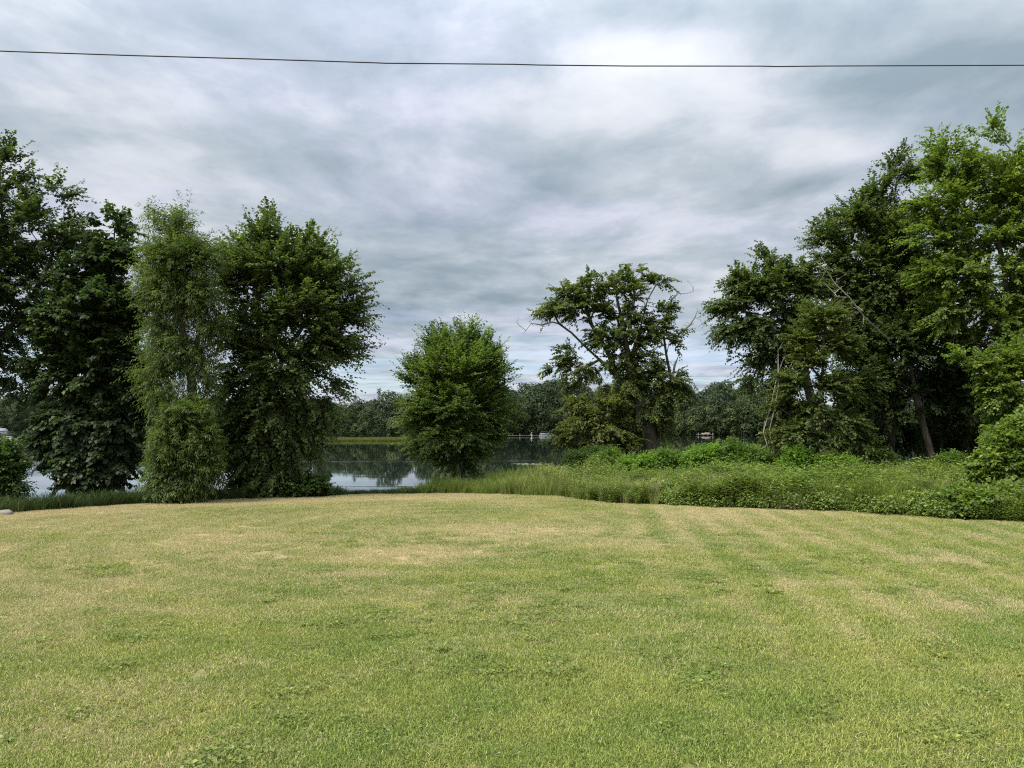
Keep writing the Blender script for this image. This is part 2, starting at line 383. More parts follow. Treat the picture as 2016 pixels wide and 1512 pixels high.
def build_lawn_weeds():
    cm = leaf_mat('clover_leaf', (0.058, 0.088, 0.020), (0.105, 0.140, 0.034), (0.150, 0.185, 0.048), trans=.3); pr = []
    for k in range(3):                          # clover: small round leaves held level; plantain: a rosette of long leaves
        r = np.random.default_rng(410 + k); m_ = 60 if k < 2 else 11; a = r.random(m_) * 6.283
        if k < 2:
            q = np.sqrt(r.random(m_)) * .17; B = np.column_stack([np.cos(a) * q, np.sin(a) * q, .022 + .035 * r.random(m_)]); b = r.random(m_) * 6.283; T = np.column_stack([np.cos(b), np.sin(b), r.normal(0, .25, m_)]); sz = .022 + .014 * r.random(m_); rat = .95
        else:
            B = np.column_stack([np.cos(a) * .01, np.sin(a) * .01, np.full(m_, .015)]); T = np.column_stack([np.cos(a), np.sin(a), .25 + .3 * r.random(m_)]); sz = .07 + .06 * r.random(m_); rat = .42
        Nn = np.column_stack([np.zeros((m_, 2)), np.ones(m_)]) + r.normal(0, .25, (m_, 3)); V, f, tn = leaves_mesh(B, T, Nn, sz, sz * rat, r.random(m_)); pr.append(mesh_np('lawn_weed', V, f, cm, {'tone': ('FACE', tn)}))
    n = 7000; y = 3 + rng.random(n) ** .8 * 17; x = (rng.random(n) - .5) * 2 * (y * .74 + 2); k = (fbm(x, y, .55, 61, 4) + .18 * rng.normal(size=n) > .84) & (y < edge(x) - .3); x, y = x[k], y[k]; n = len(x)
    scatter('lawn_weeds', np.column_stack([x, y, ground_z(x, y) + .012]), rng.random(n) * 6.283, .8 + .7 * rng.random(n), rng.choice([0, 1, 2], n, p=[.5, .44, .06]), pr, {}, 'clover and small broad-leaved weeds growing through the lawn')
    m, w, out = new_mat('dry_clipping'); tone = w.n('ShaderNodeAttribute', attribute_name='tone').outputs['Fac']
    bs = w.n('ShaderNodeBsdfPrincipled', {'Base Color': w.mix(tone, (.24, .19, .11), (.52, .45, .28)), 'Roughness': .8}); w.L.new(bs.outputs[0], out.inputs[0]); pr = []
    for k in range(3):                          # cut stalks lying on the turf
        r = np.random.default_rng(420 + k); m_ = 14; q = np.sqrt(r.random(m_)) * .30; a = r.random(m_) * 6.283; b = r.random(m_) * 6.283
        B = np.column_stack([np.cos(a) * q, np.sin(a) * q, .03 + .025 * r.random(m_)]); T = np.column_stack([np.cos(b), np.sin(b), r.normal(0, .18, m_)]); sz = .03 + .06 * r.random(m_) ** 2
        V, f, tn = leaves_mesh(B, T, np.tile([0, 0, 1.], (m_, 1)), sz, np.full(m_, .0055), r.random(m_)); pr.append(mesh_np('clippings', V, f, m, {'tone': ('FACE', tn)}))
    n = 5200; y = 3 + rng.random(n) ** .8 * 22; x = (rng.random(n) - .5) * 2 * (y * .74 + 2); k = (fbm(x, y * 1.4, .8, 71, 4) + .18 * rng.normal(size=n) > .66) & (y < edge(x)); x, y = x[k], y[k]; n = len(x)
    scatter('grass_clippings', np.column_stack([x, y, ground_z(x, y)]), rng.random(n) * 6.283, .8 + .6 * rng.random(n), rng.integers(0, 3, n), pr, {}, 'dry grass clippings lying in loose drifts on the lawn')

# ------------------------------------------------------------------ lake
WATER_Z = -1.2
def build_water():
    m, w, out = new_mat('lake_water')
    geo = w.n('ShaderNodeNewGeometry'); pos = geo.outputs['Position']
    rip = w.noise(w.mapping(pos, (0.30, 0.9, 1)), 1.2, 4, 0.55)
    swell = w.noise(w.mapping(pos, (0.05, 0.16, 1)), 1.0, 3, 0.5)
    lane = w.noise(w.mapping(pos, (0.010, 0.085, 1), (3, 1, 0)), 1.0, 4, 0.55, 0.6)
    lane = w.ss(lane, 0.58, 0.66)
    h = w.math('ADD', w.math('MULTIPLY', rip, w.math('ADD', 0.0012, w.math('MULTIPLY', lane, 0.016))), w.math('MULTIPLY', swell, 0.006))
    bu = w.n('ShaderNodeBump', {'Strength': 1.0, 'Distance': 1.0, 'Height': h})
    bs = w.n('ShaderNodeBsdfPrincipled', {'Base Color': (0.010, 0.016, 0.013, 1), 'Roughness': 0.02, 'IOR': 1.333, 'Normal': bu.outputs[0]})
    w.L.new(bs.outputs[0], out.inputs[0])
    V = [(-1500, 27, WATER_Z), (1500, 27, WATER_Z), (1500, 1500, WATER_Z), (-1500, 1500, WATER_Z)]
    tag(link('lake_water', mesh_np('lake_water', V, np.array([[0, 1, 2, 3]]), m)), kind='structure')
build_water()

# ------------------------------------------------------------------ far shore
SU = np.array([-2.0, -0.9, -0.62, -0.45, -0.34, -0.26, -0.14, -0.09, 0.0, 0.10, 0.30, 0.42, 0.55, 0.8, 2.0])
SY = np.array([300, 420, 500, 480, 330, 226, 226, 320, 392, 398, 392, 385, 360, 260, 160.])
def shore(u): return np.interp(u, SU, SY)
def far_z(u, y):
    d = y - shore(u)
    z = -1.7 + 0.8 * ssn(d, -2, 8) + 0.9 * ssn(d, 10, 24)
    rise = np.interp(u, [-2, -.62, -.45, -.3, -.13, 0, .1, .2, .33, .5, .7, 2], [14, 15, 12, 4.5, 5, 10.5, 13, 12.5, 9, 7, 10, 10])
    return z + rise * ssn(d, 12, 120) + 2.0 * (fbm(u * 40, d * .02, 1.0, 9, 3) - .5) * ssn(d, 10, 40)
def build_far_bank():
    us = np.linspace(-1.5, 1.5, 220); ds = np.concatenate([np.linspace(-8, 12, 8), np.linspace(18, 140, 12), np.linspace(180, 900, 7)])
    U, D = np.meshgrid(us, ds); Y = shore(U) + D; X = U * Y; Z = far_z(U, Y)
    V = np.stack([X, Y, Z], -1).reshape(-1, 3); i = np.arange(V.shape[0]).reshape(U.shape)
    f = np.stack([i[:-1, :-1], i[:-1, 1:], i[1:, 1:], i[1:, :-1]], -1).reshape(-1, 4)
    m, w, out = new_mat('far_bank_ground'); pos = w.n('ShaderNodeNewGeometry').outputs['Position']
    c = w.mix(w.noise(pos, 0.15, 5), (0.014, 0.022, 0.010), (0.035, 0.050, 0.018))
    bs = w.n('ShaderNodeBsdfPrincipled', {'Base Color': c, 'Roughness': 0.95}); w.L.new(bs.outputs[0], out.inputs[0])
    tag(link('far_hills', mesh_np('far_hills', V, f, m, None, True)), kind='structure')
build_far_bank()

# ------------------------------------------------------------------ trees
def leaves_mesh(B, T, Nrm, L, Wd, tone, fold=0.18, lobed=False):
    """one folded leaf of two triangles (six when lobed) per row: base, direction, normal, length, width"""
    T = T / np.linalg.norm(T, axis=1, keepdims=True)
    Sd = np.cross(Nrm, T); Sd /= np.linalg.norm(Sd, axis=1, keepdims=True) + 1e-9
    Nn = np.cross(T, Sd); L = L[:, None]; Wd = Wd[:, None]
    tip = B + T * L - Nn * L * 0.12
    n = len(B)
    if not lobed:
        l = B + T * L * .42 + Sd * Wd * .5 + Nn * Wd * fold; r = B + T * L * .42 - Sd * Wd * .5 + Nn * Wd * fold
        V = np.stack([B, r, tip, l], 1).reshape(-1, 3); b = (np.arange(n) * 4)[:, None]
        f = np.concatenate([b + np.array([[0, 1, 2]]), b + np.array([[0, 2, 3]])], 1).reshape(-1, 3); q = 2
    else:
        def s(a, c, sg): return B + T * L * a + sg * Sd * Wd * c + Nn * Wd * c * fold * 1.2
        m = B + T * L * .3
        V = np.stack([B, s(.12, .36, -1), s(.45, .56, -1), s(.55, .2, -1), tip, s(.55, .2, 1), s(.45, .56, 1), s(.12, .36, 1), m], 1).reshape(-1, 3); b = (np.arange(n) * 9)[:, None]
        f = np.concatenate([b + np.array([[8, 0, 1]]), b + np.array([[8, 1, 2]]), b + np.array([[8, 3, 4]]), b + np.array([[8, 4, 5]]), b + np.array([[8, 6, 7]]), b + np.array([[8, 7, 0]]), b + np.array([[8, 2, 3]]), b + np.array([[8, 5, 6]])], 1).reshape(-1, 3); q = 8
    return V, f, np.repeat(tone, q)

def skeleton(paths, targets, bf=0.35, sub=0.9, sag=0.0, r=rng):
    """paths: seed polylines (list of arrays, each first point near an earlier path); targets (n,3).  Returns pos, parent, is_tip"""
    pos, par, plen = [], [], []
    for P in paths:
        P = np.asarray(P, float)
        if pos:
            k = int(np.argmin(((np.array(pos) - P[0]) ** 2).sum(1))); prev = k
        else:
            pos.append(P[0]); par.append(-1); plen.append(0.0); prev = 0
        for a, b in zip(P[:-1], P[1:]):
            m = max(1, int(np.linalg.norm(b - a) / 0.7))
            for j in range(1, m + 1):
                q = a + (b - a) * j / m + (r.normal(0, .03, 3) if j < m else 0)
                pos.append(q); par.append(prev); plen.append(plen[prev] + np.linalg.norm(q - pos[prev])); prev = len(pos) - 1
    n = len(targets); done = np.zeros(n, bool); A = np.array(pos)
    # do not join right at the foot of the trunk
    ok = np.array([(p > 0.45 * max(plen)) for p in plen])
    D = np.linalg.norm(targets[:, None] - A[None], axis=2) + bf * np.array(plen)[None] + np.where(ok, 0, 50)[None]
    best = D.argmin(1); cost = D[np.arange(n), best]
    tips = {}
    for _ in range(n):
        i = int(np.where(done, 1e9, cost).argmin()); done[i] = True
        a = np.array(pos[best[i]]); b = targets[i]; prev = int(best[i]); dist = np.linalg.norm(b - a); m = max(1, int(dist / sub)); new = []
        pdir = a - pos[par[prev]] if par[prev] >= 0 else b - a
        pdir = pdir / (np.linalg.norm(pdir) + 1e-6)
        ctrl = a + pdir * dist * 0.33 + np.array([0, 0, dist * (.10 - sag)])
        for j in range(1, m + 1):
            t = j / m; q = (1 - t) ** 2 * a + 2 * t * (1 - t) * ctrl + t * t * b
            if j < m: q = q + r.normal(0, .04 * min(1, dist), 3)
            pos.append(q); par.append(prev); plen.append(plen[prev] + np.linalg.norm(q - pos[prev])); prev = len(pos) - 1; new.append(prev)
        tips[prev] = i
        for k in new:
            c = np.linalg.norm(targets - pos[k], axis=1) + bf * plen[k]; u = c < cost; best[u] = k; cost[u] = c[u]
    return np.array(pos), np.array(par), tips

def limb_mesh(pos, par, rtip, rbase, mat, name='trunk', pw=2.25, flare=1.35):
    n = len(pos); kids = [[] for _ in range(n)]
    for i, p in enumerate(par):
        if p >= 0: kids[p].append(i)
    rad = np.zeros(n)
    for i in range(n - 1, -1, -1):
        rad[i] = (sum(rad[k] ** pw for k in kids[i])) ** (1 / pw) if kids[i] else rtip
    s = math.log(rbase / rtip) / max(1e-6, math.log(max(rad[0], rtip * 1.01) / rtip))
    rad = rtip * (rad / rtip) ** s
    V, Q, T3 = [], [], []; nv = 0
    starts = [(0, -1)]
    while starts:
        i, p = starts.pop(); chain = [i] if p < 0 else [p, i]
        while kids[chain[-1]]:
            ks = sorted(kids[chain[-1]], key=lambda k: -rad[k]); starts += [(k, chain[-1]) for k in ks[1:]]; chain.append(ks[0])
        C = pos[chain]; R = rad[chain].copy()
        if p >= 0: R[0] = min(R[0], R[1] * 1.25)
        else: R[0] *= flare
        sides = 10 if R[0] > .12 else 6 if R[0] > .045 else 4 if R[0] > .02 else 3
        Tn = np.gradient(C, axis=0) if len(C) > 1 else np.array([[0, 0, 1.]]); Tn /= np.linalg.norm(Tn, axis=1, keepdims=True) + 1e-9
        ref = np.array([0.3, 1, .1]) if abs(Tn[0][2]) > .6 else np.array([.1, .2, 1.])
        U = np.cross(Tn, ref); U /= np.linalg.norm(U, axis=1, keepdims=True) + 1e-9; W = np.cross(Tn, U)
        an = np.arange(sides) * 2 * math.pi / sides
        ring = C[:, None] + R[:, None, None] * (U[:, None] * np.cos(an)[None, :, None] + W[:, None] * np.sin(an)[None, :, None])
        V.append(ring.reshape(-1, 3)); m = len(C); b = nv + np.arange(m)[:, None] * sides
        j = np.arange(sides); jn = (j + 1) % sides
        Q.append(np.stack([b[:-1] + j, b[:-1] + jn, b[1:] + jn, b[1:] + j], -1).reshape(-1, 4)); nv += m * sides
    return mesh_np(name, np.concatenate(V), np.concatenate(Q), mat, None, True), rad

def lobes_to_points(lobes, Y, n, depth=0.85, shell=0.55, r=rng, inset=0.0):
    """lobes: (px, py, rx, ry[, dY]) in the photograph's pixels -> points in the crown, weighted to its outside"""
    C, Rr = [], []
    for lb in lobes:
        dY = lb[4] if len(lb) > 4 else 0.0
        c = at(lb[0], lb[1], Y + dY); k = (Y + dY) / F; rx, rz = lb[2] * k, lb[3] * k; rx, rz = max(rx - inset, .5 * rx), max(rz - inset, .5 * rz)
        C.append(c); Rr.append((rx, depth * (0.6 * rx + 0.4 * max(rx, rz)), rz))
    C, Rr = np.array(C), np.array(Rr)
    vol = (Rr[:, 0] * Rr[:, 1] * Rr[:, 2]) ** 0.75; k = r.choice(len(C), n * 4, p=vol / vol.sum())
    d = r.normal(size=(n * 4, 3)); d /= np.linalg.norm(d, axis=1, keepdims=True)
    q = shell + (1 - shell) * r.random(n * 4) ** 0.6; q = np.where(r.random(n * 4) < .22, r.random(n * 4) ** .5, q) * .93
    P = C[k] + d * Rr[k] * q[:, None]
    inside = (((P[:, None] - C[None]) / Rr[None]) ** 2).sum(2); inside[np.arange(n * 4), k] = 9
    keep = (inside.min(1) > 0.45) | (r.random(n * 4) < .35)
    P = P[keep]
    # thin to even spacing
    out = [P[0]]; sp = (Rr[:, 0] * Rr[:, 1] * Rr[:, 2]).sum() / n; sp = 0.75 * sp ** (1 / 3)
    for p in P[1:]:
        if len(out) >= n: break
        if (((np.array(out) - p) ** 2).sum(1)).min() > sp * sp * 0.55: out.append(p)
    return np.array(out), C, Rr

def shoots_and_leaves(pos, par, tips, C, Rr, opt, r=rng, bare=()):
    """leafy shoots at the twig ends; returns leaf arrays"""
    ids = [i for i in tips if tips[i] not in bare]
    inner = [int(par[i]) for i in ids if r.random() < opt.get('inner', .6) and par[i] > 0]
    ids = np.array(ids + inner); p0 = pos[ids]; bd = p0 - pos[par[ids]]; bd /= np.linalg.norm(bd, axis=1, keepdims=True) + 1e-9
    # outward from the crown's own axis
    dd = ((p0[:, None] - C[None]) / Rr[None]); j = (dd ** 2).sum(2).argmin(1); out = (p0 - C[j]) / Rr[j]; out /= np.linalg.norm(out, axis=1, keepdims=True) + 1e-9
    cc = (C * (Rr[:, :1] ** 2)).sum(0) / (Rr[:, :1] ** 2).sum(); oc = p0 - cc; oc /= np.linalg.norm(oc, axis=1, keepdims=True) + 1e-9
    K = opt['shoots']; nS = len(ids) * K
    rep = lambda a: np.repeat(a, K, axis=0)
    base = rep(p0) + r.normal(0, opt.get('spread', .12), (nS, 3))
    d = rep(bd) * .55 + rep(out) * opt.get('out', .45) + rep(oc) * opt.get('oc', .45) + np.array([0, 0, opt.get('up', .15)]) + r.normal(0, opt.get('rand', .38), (nS, 3))
    d[:, 2] *= opt.get('flat', 1.0)
    d /= np.linalg.norm(d, axis=1, keepdims=True)
    Ls = opt['slen'] * (0.55 + 0.75 * r.random(nS))
    nl = opt['leaves']
    if opt.get('leaders'):                      # long leafy shoots standing out of the crown's outline
        q = np.array(sorted(tips)); q = np.array([i for i in q if tips[i] not in bare]); e = (((pos[q][:, None] - C[None]) / Rr[None]) ** 2).sum(2).min(1)
        q = q[(e > .55) & (r.random(len(q)) < opt['leaders'])]; b0 = pos[q]; o = b0 - cc; o /= np.linalg.norm(o, axis=1, keepdims=True)
        j = (((b0[:, None] - C[None]) / Rr[None]) ** 2).sum(2).argmin(1); o2 = (b0 - C[j]) / Rr[j]; o2 /= np.linalg.norm(o2, axis=1, keepdims=True) + 1e-9
        pd = b0 - pos[par[q]]; pd /= np.linalg.norm(pd, axis=1, keepdims=True) + 1e-9
        dl = o * .9 + o2 * .35 + pd * .25 + np.array([0, 0, opt.get('lead_up', .15)]) + r.normal(0, .13, (len(q), 3)); dl /= np.linalg.norm(dl, axis=1, keepdims=True)
        for rep_, jit in ((0, .14), (0, .14), (1, .07), (1, .07)):   # lengths laid end to end, two by two, keep the leaves thick on the long shoot
            base = np.concatenate([base, b0 + dl * (rep_ * .5 * opt['lead_len']) + r.normal(0, jit, b0.shape)]); d = np.concatenate([d, dl]); Ls = np.concatenate([Ls, opt['lead_len'] * (.55 + .25 * r.random(len(q)))])
        nS = len(base)
    N = nS * nl
    rp = lambda a: np.repeat(a, nl, axis=0)
    t = np.tile((np.arange(nl) + .5) / nl, nS) + r.normal(0, .03, N); t = np.clip(t, 0, 1.05)
    LB, D = rp(Ls), rp(d)
    g = opt.get('droop', .18)
    P = rp(base) + D * (LB * t)[:, None]; P[:, 2] -= g * LB * t ** 2
    dirv = D.copy(); dirv[:, 2] -= 2 * g * t; dirv /= np.linalg.norm(dirv, axis=1, keepdims=True)
    # leaves stand off to both sides of the shoot
    side = np.cross(dirv, np.array([0, 0, 1.])); side /= np.linalg.norm(side, axis=1, keepdims=True) + 1e-6
    upv = np.cross(side, dirv); a = r.random(N) * 6.283
    off = side * np.cos(a)[:, None] + upv * (np.sin(a) * opt.get('plate', .65))[:, None]
    taper = (1.05 - 0.55 * t)
    sz = opt['size'] * (0.65 + 0.7 * r.random(N)) * (1.0 - .25 * t)
    B = P + off * (sz * .55 * taper)[:, None] * r.random(N)[:, None] * opt.get('fluff', 1.2)
    T = off * 1.0 + dirv * opt.get('fwd', .75) + r.normal(0, .3, (N, 3)); T[:, 2] -= opt.get('hang', .35)
    Nn = upv * .9 + np.array([0, 0, .7]) + off * .25 + r.normal(0, opt.get('flutter', .42), (N, 3))
    clump = rp(r.random(nS)); tone = np.clip(.50 * clump + .35 * r.random(N) + .18 * t ** 2, 0, 1)
    return B, T, Nn, sz, sz * opt.get('ratio', .85), tone

def tree(name, label, Y, lobes, trunk_px, leaf, bark, opt, ntips, rbase, rtip=.010, depth=.85, shell=.55, limbs=(), bf=.35, cat='tree', group=None, sag=0.0,
         dead=(), seedv=0, crown_name='crown', keepout=None, trunk_name='trunk', sub=.9):
    r = np.random.default_rng(1000 + seedv)
    foot = at(trunk_px[0][0], trunk_px[0][1], Y); foot[2] = float(ground_z(foot[0], Y)) - .08
    path = [foot] + [at(p[0], p[1], Y + (p[2] if len(p) > 2 else 0)) for p in trunk_px[1:]]
    paths = [np.array(path)] + [np.array([at(p[0], p[1], Y + (p[2] if len(p) > 2 else 0)) for p in l]) for l in limbs]
    P, C, Rr = lobes_to_points(lobes, Y, ntips, depth, shell, r, opt.get('inset', .42 * opt['slen']))
    gz = ground_z(P[:, 0], P[:, 1]); P = P[P[:, 2] > gz + .12]
    bare = set()
    if dead:
        dp = np.array([at(p[0], p[1], Y + (p[2] if len(p) > 2 else 0)) for p in dead]); bare = set(range(len(P), len(P) + len(dp))); P = np.concatenate([P, dp])
    pos, par, tips = skeleton(paths, P, bf, sub, sag, r)
    root = empty(name, foot); tag(root, label, cat, group)
    lm, rad = limb_mesh(pos - foot, par, rtip, rbase, M[bark], trunk_name); link(trunk_name, lm, root)
    B, T, Nn, sz, wd, tone = shoots_and_leaves(pos - foot, par, tips, C - foot, Rr, opt, r, bare)
    k = B[:, 2] + foot[2] > ground_z(B[:, 0] + foot[0], B[:, 1] + foot[1]) + .02
    V, f, tn = leaves_mesh(B[k], T[k], Nn[k], sz[k], wd[k], tone[k], lobed=opt.get('lobed', False))
    link(crown_name, mesh_np(crown_name, V, f, M[leaf], {'tone': ('FACE', tn)}), root)
    return root, foot

def dead_branch(parent, foot, pts, Y, r0, twigs, label=None, name='dead_branch', seedv=0, mat='dead', twl=.9):
    """a bare branch with side twigs, as a part of its tree"""
    r = np.random.default_rng(seedv)
    P = np.array([at(p[0], p[1], Y + (p[2] if len(p) > 2 else 0)) for p in pts]) - foot
    T = []
    for _ in range(twigs):
        k = r.integers(len(P) // 3, len(P)); d = P[k] - P[max(0, k - 1)]; d = d / (np.linalg.norm(d) + 1e-6)
        v = d + r.normal(0, .45, 3); T.append(P[k] + v / np.linalg.norm(v) * twl * (.4 + .7 * r.random()))
    pos, par, tips = skeleton([P], np.array(T), .15, .35, 0, r)
    lm, _ = limb_mesh(pos, par, .010, r0, M[mat], name, flare=1.0)
    o = link(name, lm, parent)
    if label: o['label'] = label

MAPLE = dict(shoots=4, slen=1.0, leaves=24, size=.135, ratio=.85, up=.12, droop=.16, hang=.22, plate=.35, flat=.75, flutter=.40, leaders=.40, lead_len=.85, spread=.08, fluff=1.25)
def mo(**k): d = dict(MAPLE); d.update(k); return d

def near_trees():
    # ---- left group
    t, f = tree('maple_tree', 'tall dark maple cut off by the left photo edge, highest of the left group', 31.5,
        [(-10, 340, 75, 75), (75, 375, 75, 45), (125, 378, 38, 22), (55, 460, 115, 70), (-70, 450, 130, 150), (120, 470, 62, 45), (30, 560, 95, 90), (-80, 620, 140, 130), (55, 660, 65, 90), (-20, 735, 85, 60), (50, 770, 50, 30), (-150, 560, 130, 160)],
        [(-40, 985), (-35, 850), (-20, 700), (-5, 560), (5, 430), (0, 340)], 'maple_dark', 'bark_dark', mo(size=.135), 520, .30, limbs=[[(-20, 700), (40, 620), (85, 550), (110, 480)]], seedv=1)
    tree('basswood_tree', 'very dark broad-leaved tree just left of the olive willow, leaves down to the bank', 31.0,
        [(225, 450, 46, 30), (212, 505, 58, 40), (165, 550, 62, 50), (190, 620, 105, 75), (130, 660, 70, 60), (215, 710, 90, 85), (130, 740, 65, 60), (160, 830, 85, 50), (230, 820, 70, 70), (120, 875, 62, 42), (200, 900, 90, 60), (175, 940, 62, 32), (260, 770, 40, 60)],
        [(205, 985), (205, 850), (215, 700), (222, 560), (226, 450)], 'basswood', 'bark_dark', mo(size=.20, ratio=.95, slen=.75, leaves=22, hang=.5, leaders=.1), 540, .26, limbs=[[(205, 850), (175, 760), (150, 660)], [(208, 800), (250, 720), (262, 640)]], seedv=2)
    tree('willow_tree', 'olive-green willow with a forked trunk between the dark tree and the wide maple', 29.2,
        [(348, 448, 42, 32), (292, 438, 28, 16), (348, 505, 66, 42), (305, 525, 34, 36), (398, 510, 36, 42), (340, 575, 62, 50), (395, 580, 42, 50), (322, 650, 42, 46), (350, 690, 55, 40), (310, 735, 35, 35), (410, 640, 35, 45), (318, 785, 32, 36), (405, 720, 26, 40), (345, 770, 24, 30, -.6), (400, 780, 26, 24)],
        [(372, 985), (376, 860), (377, 735), (392, 640), (400, 540)], 'willow', 'bark', dict(shoots=6, slen=.8, leaves=20, size=.15, ratio=.26, up=.05, droop=.26, hang=.5, fwd=1.0, rand=.45, spread=.16, flutter=.6, leaders=.25, lead_len=.6), 430, .20,
        limbs=[[(377, 735), (358, 640), (348, 540), (345, 450)], [(372, 840), (325, 740), (315, 640), (300, 500)]], seedv=3)
    tree('willow_bush', 'bushy olive-green willow thicket standing on the lawn edge below the forked willow trunk', 28.2,
        [(370, 815, 42, 26), (330, 845, 34, 40), (395, 865, 32, 40), (350, 890, 48, 40), (318, 925, 34, 36), (385, 935, 40, 40), (345, 960, 50, 26), (410, 905, 20, 26)],
        [(355, 990), (355, 950), (357, 900), (358, 850)], 'willow', 'bark', dict(shoots=7, slen=.5, leaves=18, size=.15, ratio=.30, up=.25, droop=.35, hang=.5, fwd=.9, rand=.5, flutter=.6, leaders=.35, lead_len=.5), 300, .07, cat='bush', limbs=[[(352, 980), (325, 930), (318, 870)], [(356, 980), (385, 930), (395, 870)]], seedv=4)
    t, f = tree('maple_tree', 'wide maple right of the willow, long leafy branches sweeping out over the water', 31.5,
        [(530, 470, 60, 42), (470, 490, 45, 36), (590, 505, 58, 42), (635, 500, 38, 30), (540, 535, 100, 58), (630, 555, 66, 52), (690, 535, 32, 36), (700, 580, 34, 24), (480, 570, 62, 60), (600, 620, 95, 60), (680, 622, 50, 34), (690, 684, 40, 20), (640, 680, 70, 45), (500, 660, 70, 70), (560, 720, 90, 70), (650, 740, 40, 40), (470, 760, 50, 60), (540, 810, 100, 60), (620, 800, 55, 50), (500, 880, 80, 55), (590, 870, 60, 50), (540, 935, 90, 38), (450, 860, 40, 60)],
        [(515, 985), (513, 860), (510, 720), (505, 600), (520, 480)], 'maple', 'bark', mo(oc=.75, up=.0, slen=1.15, leaves=25, size=.135, leaders=.65, lead_len=1.15, lead_up=.02), 720, .28,
        limbs=[[(512, 800), (560, 700), (620, 610), (690, 560)], [(510, 700), (570, 600), (610, 520)], [(512, 840), (570, 790), (640, 760)]], seedv=5)
    tree('shrub', 'dark low shrub at the left photo edge, in front of the lake', 26.0, [(0, 905, 42, 50), (-35, 930, 50, 60), (20, 950, 34, 36), (-5, 975, 45, 28)], [(-10, 1005), (-8, 960), (-5, 910)], 'shade_shrub', 'bark_dark', mo(size=.11, slen=.5, shoots=6, leaves=14, leaders=0), 170, .05, cat='shrub', seedv=6)
    tree('shrub', 'rounded low shrub under the right side of the wide maple', 31.0, [(590, 955, 55, 22), (630, 955, 26, 20), (560, 962, 40, 16)], [(595, 985), (596, 965), (598, 950)], 'shade_shrub', 'bark_dark', mo(size=.09, slen=.3, shoots=6, leaves=14, up=.3, leaders=0), 110, .03, cat='shrub', seedv=7, sub=.4)
    # ---- the young maple
    yl = [(917, 674, 16, 20), (912, 698, 44, 34), (918, 668, 31, 34), (868, 680, 43, 30), (950, 690, 35, 36), (903, 730, 95, 55), (838, 740, 47, 40), (973, 740, 31, 45), (898, 795, 109, 55), (838, 810, 51, 45), (973, 810, 43, 50), (893, 860, 95, 40), (848, 865, 45, 26), (948, 865, 48, 32), (903, 905, 53, 32)]
    tree('maple_tree', 'young round-crowned maple alone at the water, many stems from one foot', 37.0, yl, [(912, 960), (911, 900), (913, 800), (918, 700)], 'young', 'bark', mo(up=.32, oc=.62, slen=1.0, leaves=24, size=.12, droop=.05, rand=.26, shoots=4, leaders=.7, lead_len=.8, lead_up=.35), 560, .11,
        limbs=[[(911, 930), (890, 860), (860, 770), (850, 720)], [(912, 930), (935, 850), (965, 760), (975, 700)], [(911, 920, 0), (905, 850, -.8), (895, 760, -1.3)], [(912, 920, 0), (925, 850, .9), (930, 760, 1.3)]], bf=.2, seedv=8)
    # ---- the ragged maple
    rl = [(1118, 580, 38, 20), (1160, 572, 34, 28), (1085, 610, 32, 16), (1140, 608, 50, 18), (1205, 560, 30, 26), (1245, 540, 26, 22), (1235, 575, 40, 22), (1295, 556, 26, 14), (1185, 620, 34, 20), (1235, 625, 42, 24), (1310, 610, 22, 22), (1290, 645, 34, 26), (1325, 660, 22, 28), (1200, 665, 50, 26), (1250, 665, 36, 26), (1120, 700, 30, 20), (1145, 728, 34, 20), (1095, 720, 16, 10), (1125, 750, 20, 12), (1215, 705, 36, 22), (1265, 715, 34, 30), (1285, 750, 42, 28), (1335, 748, 24, 18), (1310, 780, 40, 24), (1230, 760, 40, 24), (1255, 810, 50, 28), (1290, 820, 36, 30), (1225, 840, 38, 26), (1180, 750, 22, 14)]
    t, f = tree('maple_tree', 'ragged old maple with open crown, leaning limbs and dead bare twigs', 40.0, rl, [(1284, 915), (1278, 860), (1266, 815), (1250, 780)], 'ragged', 'bark', mo(inset=.06, slen=.66, leaves=24, shoots=4, size=.135, droop=.28, up=-.02, inner=.35, leaders=.15, lead_len=.7), 500, .42, rtip=.012,
        limbs=[[(1250, 780), (1215, 742), (1180, 708), (1150, 680), (1125, 655), (1100, 637)], [(1246, 775), (1240, 715), (1228, 650), (1215, 590)], [(1215, 742), (1195, 690), (1165, 640), (1150, 590)], [(1240, 715), (1262, 640), (1275, 590), (1292, 560)],
                [(1266, 815), (1305, 790), (1322, 750), (1312, 700), (1305, 650)], [(1228, 690), (1195, 660), (1175, 640)], [(1228, 650), (1250, 590), (1245, 550)], [(1180, 708), (1150, 725), (1120, 722)]], bf=.25, depth=.9, shell=.3, seedv=9)
    dead_branch(t, f, [(1305, 650), (1318, 615), (1322, 590), (1335, 578)], 40.0, .04, 16, 'bare dead twigs at the upper right of the crown', seedv=91)
    dead_branch(t, f, [(1318, 680), (1340, 655), (1358, 640), (1368, 625)], 40.0, .05, 11, 'bare crooked branch end standing out right of the crown', seedv=92, twl=.7)
    dead_branch(t, f, [(1108, 640), (1088, 634), (1066, 640), (1046, 636)], 40.0, .04, 14, 'bare twigs hanging at the left end of the long limb', seedv=93, twl=.8)
    dead_branch(t, f, [(1322, 760), (1328, 720), (1336, 700)], 40.0, .06, 4, 'broken bare stub right of the second stem', seedv=94, twl=.4)
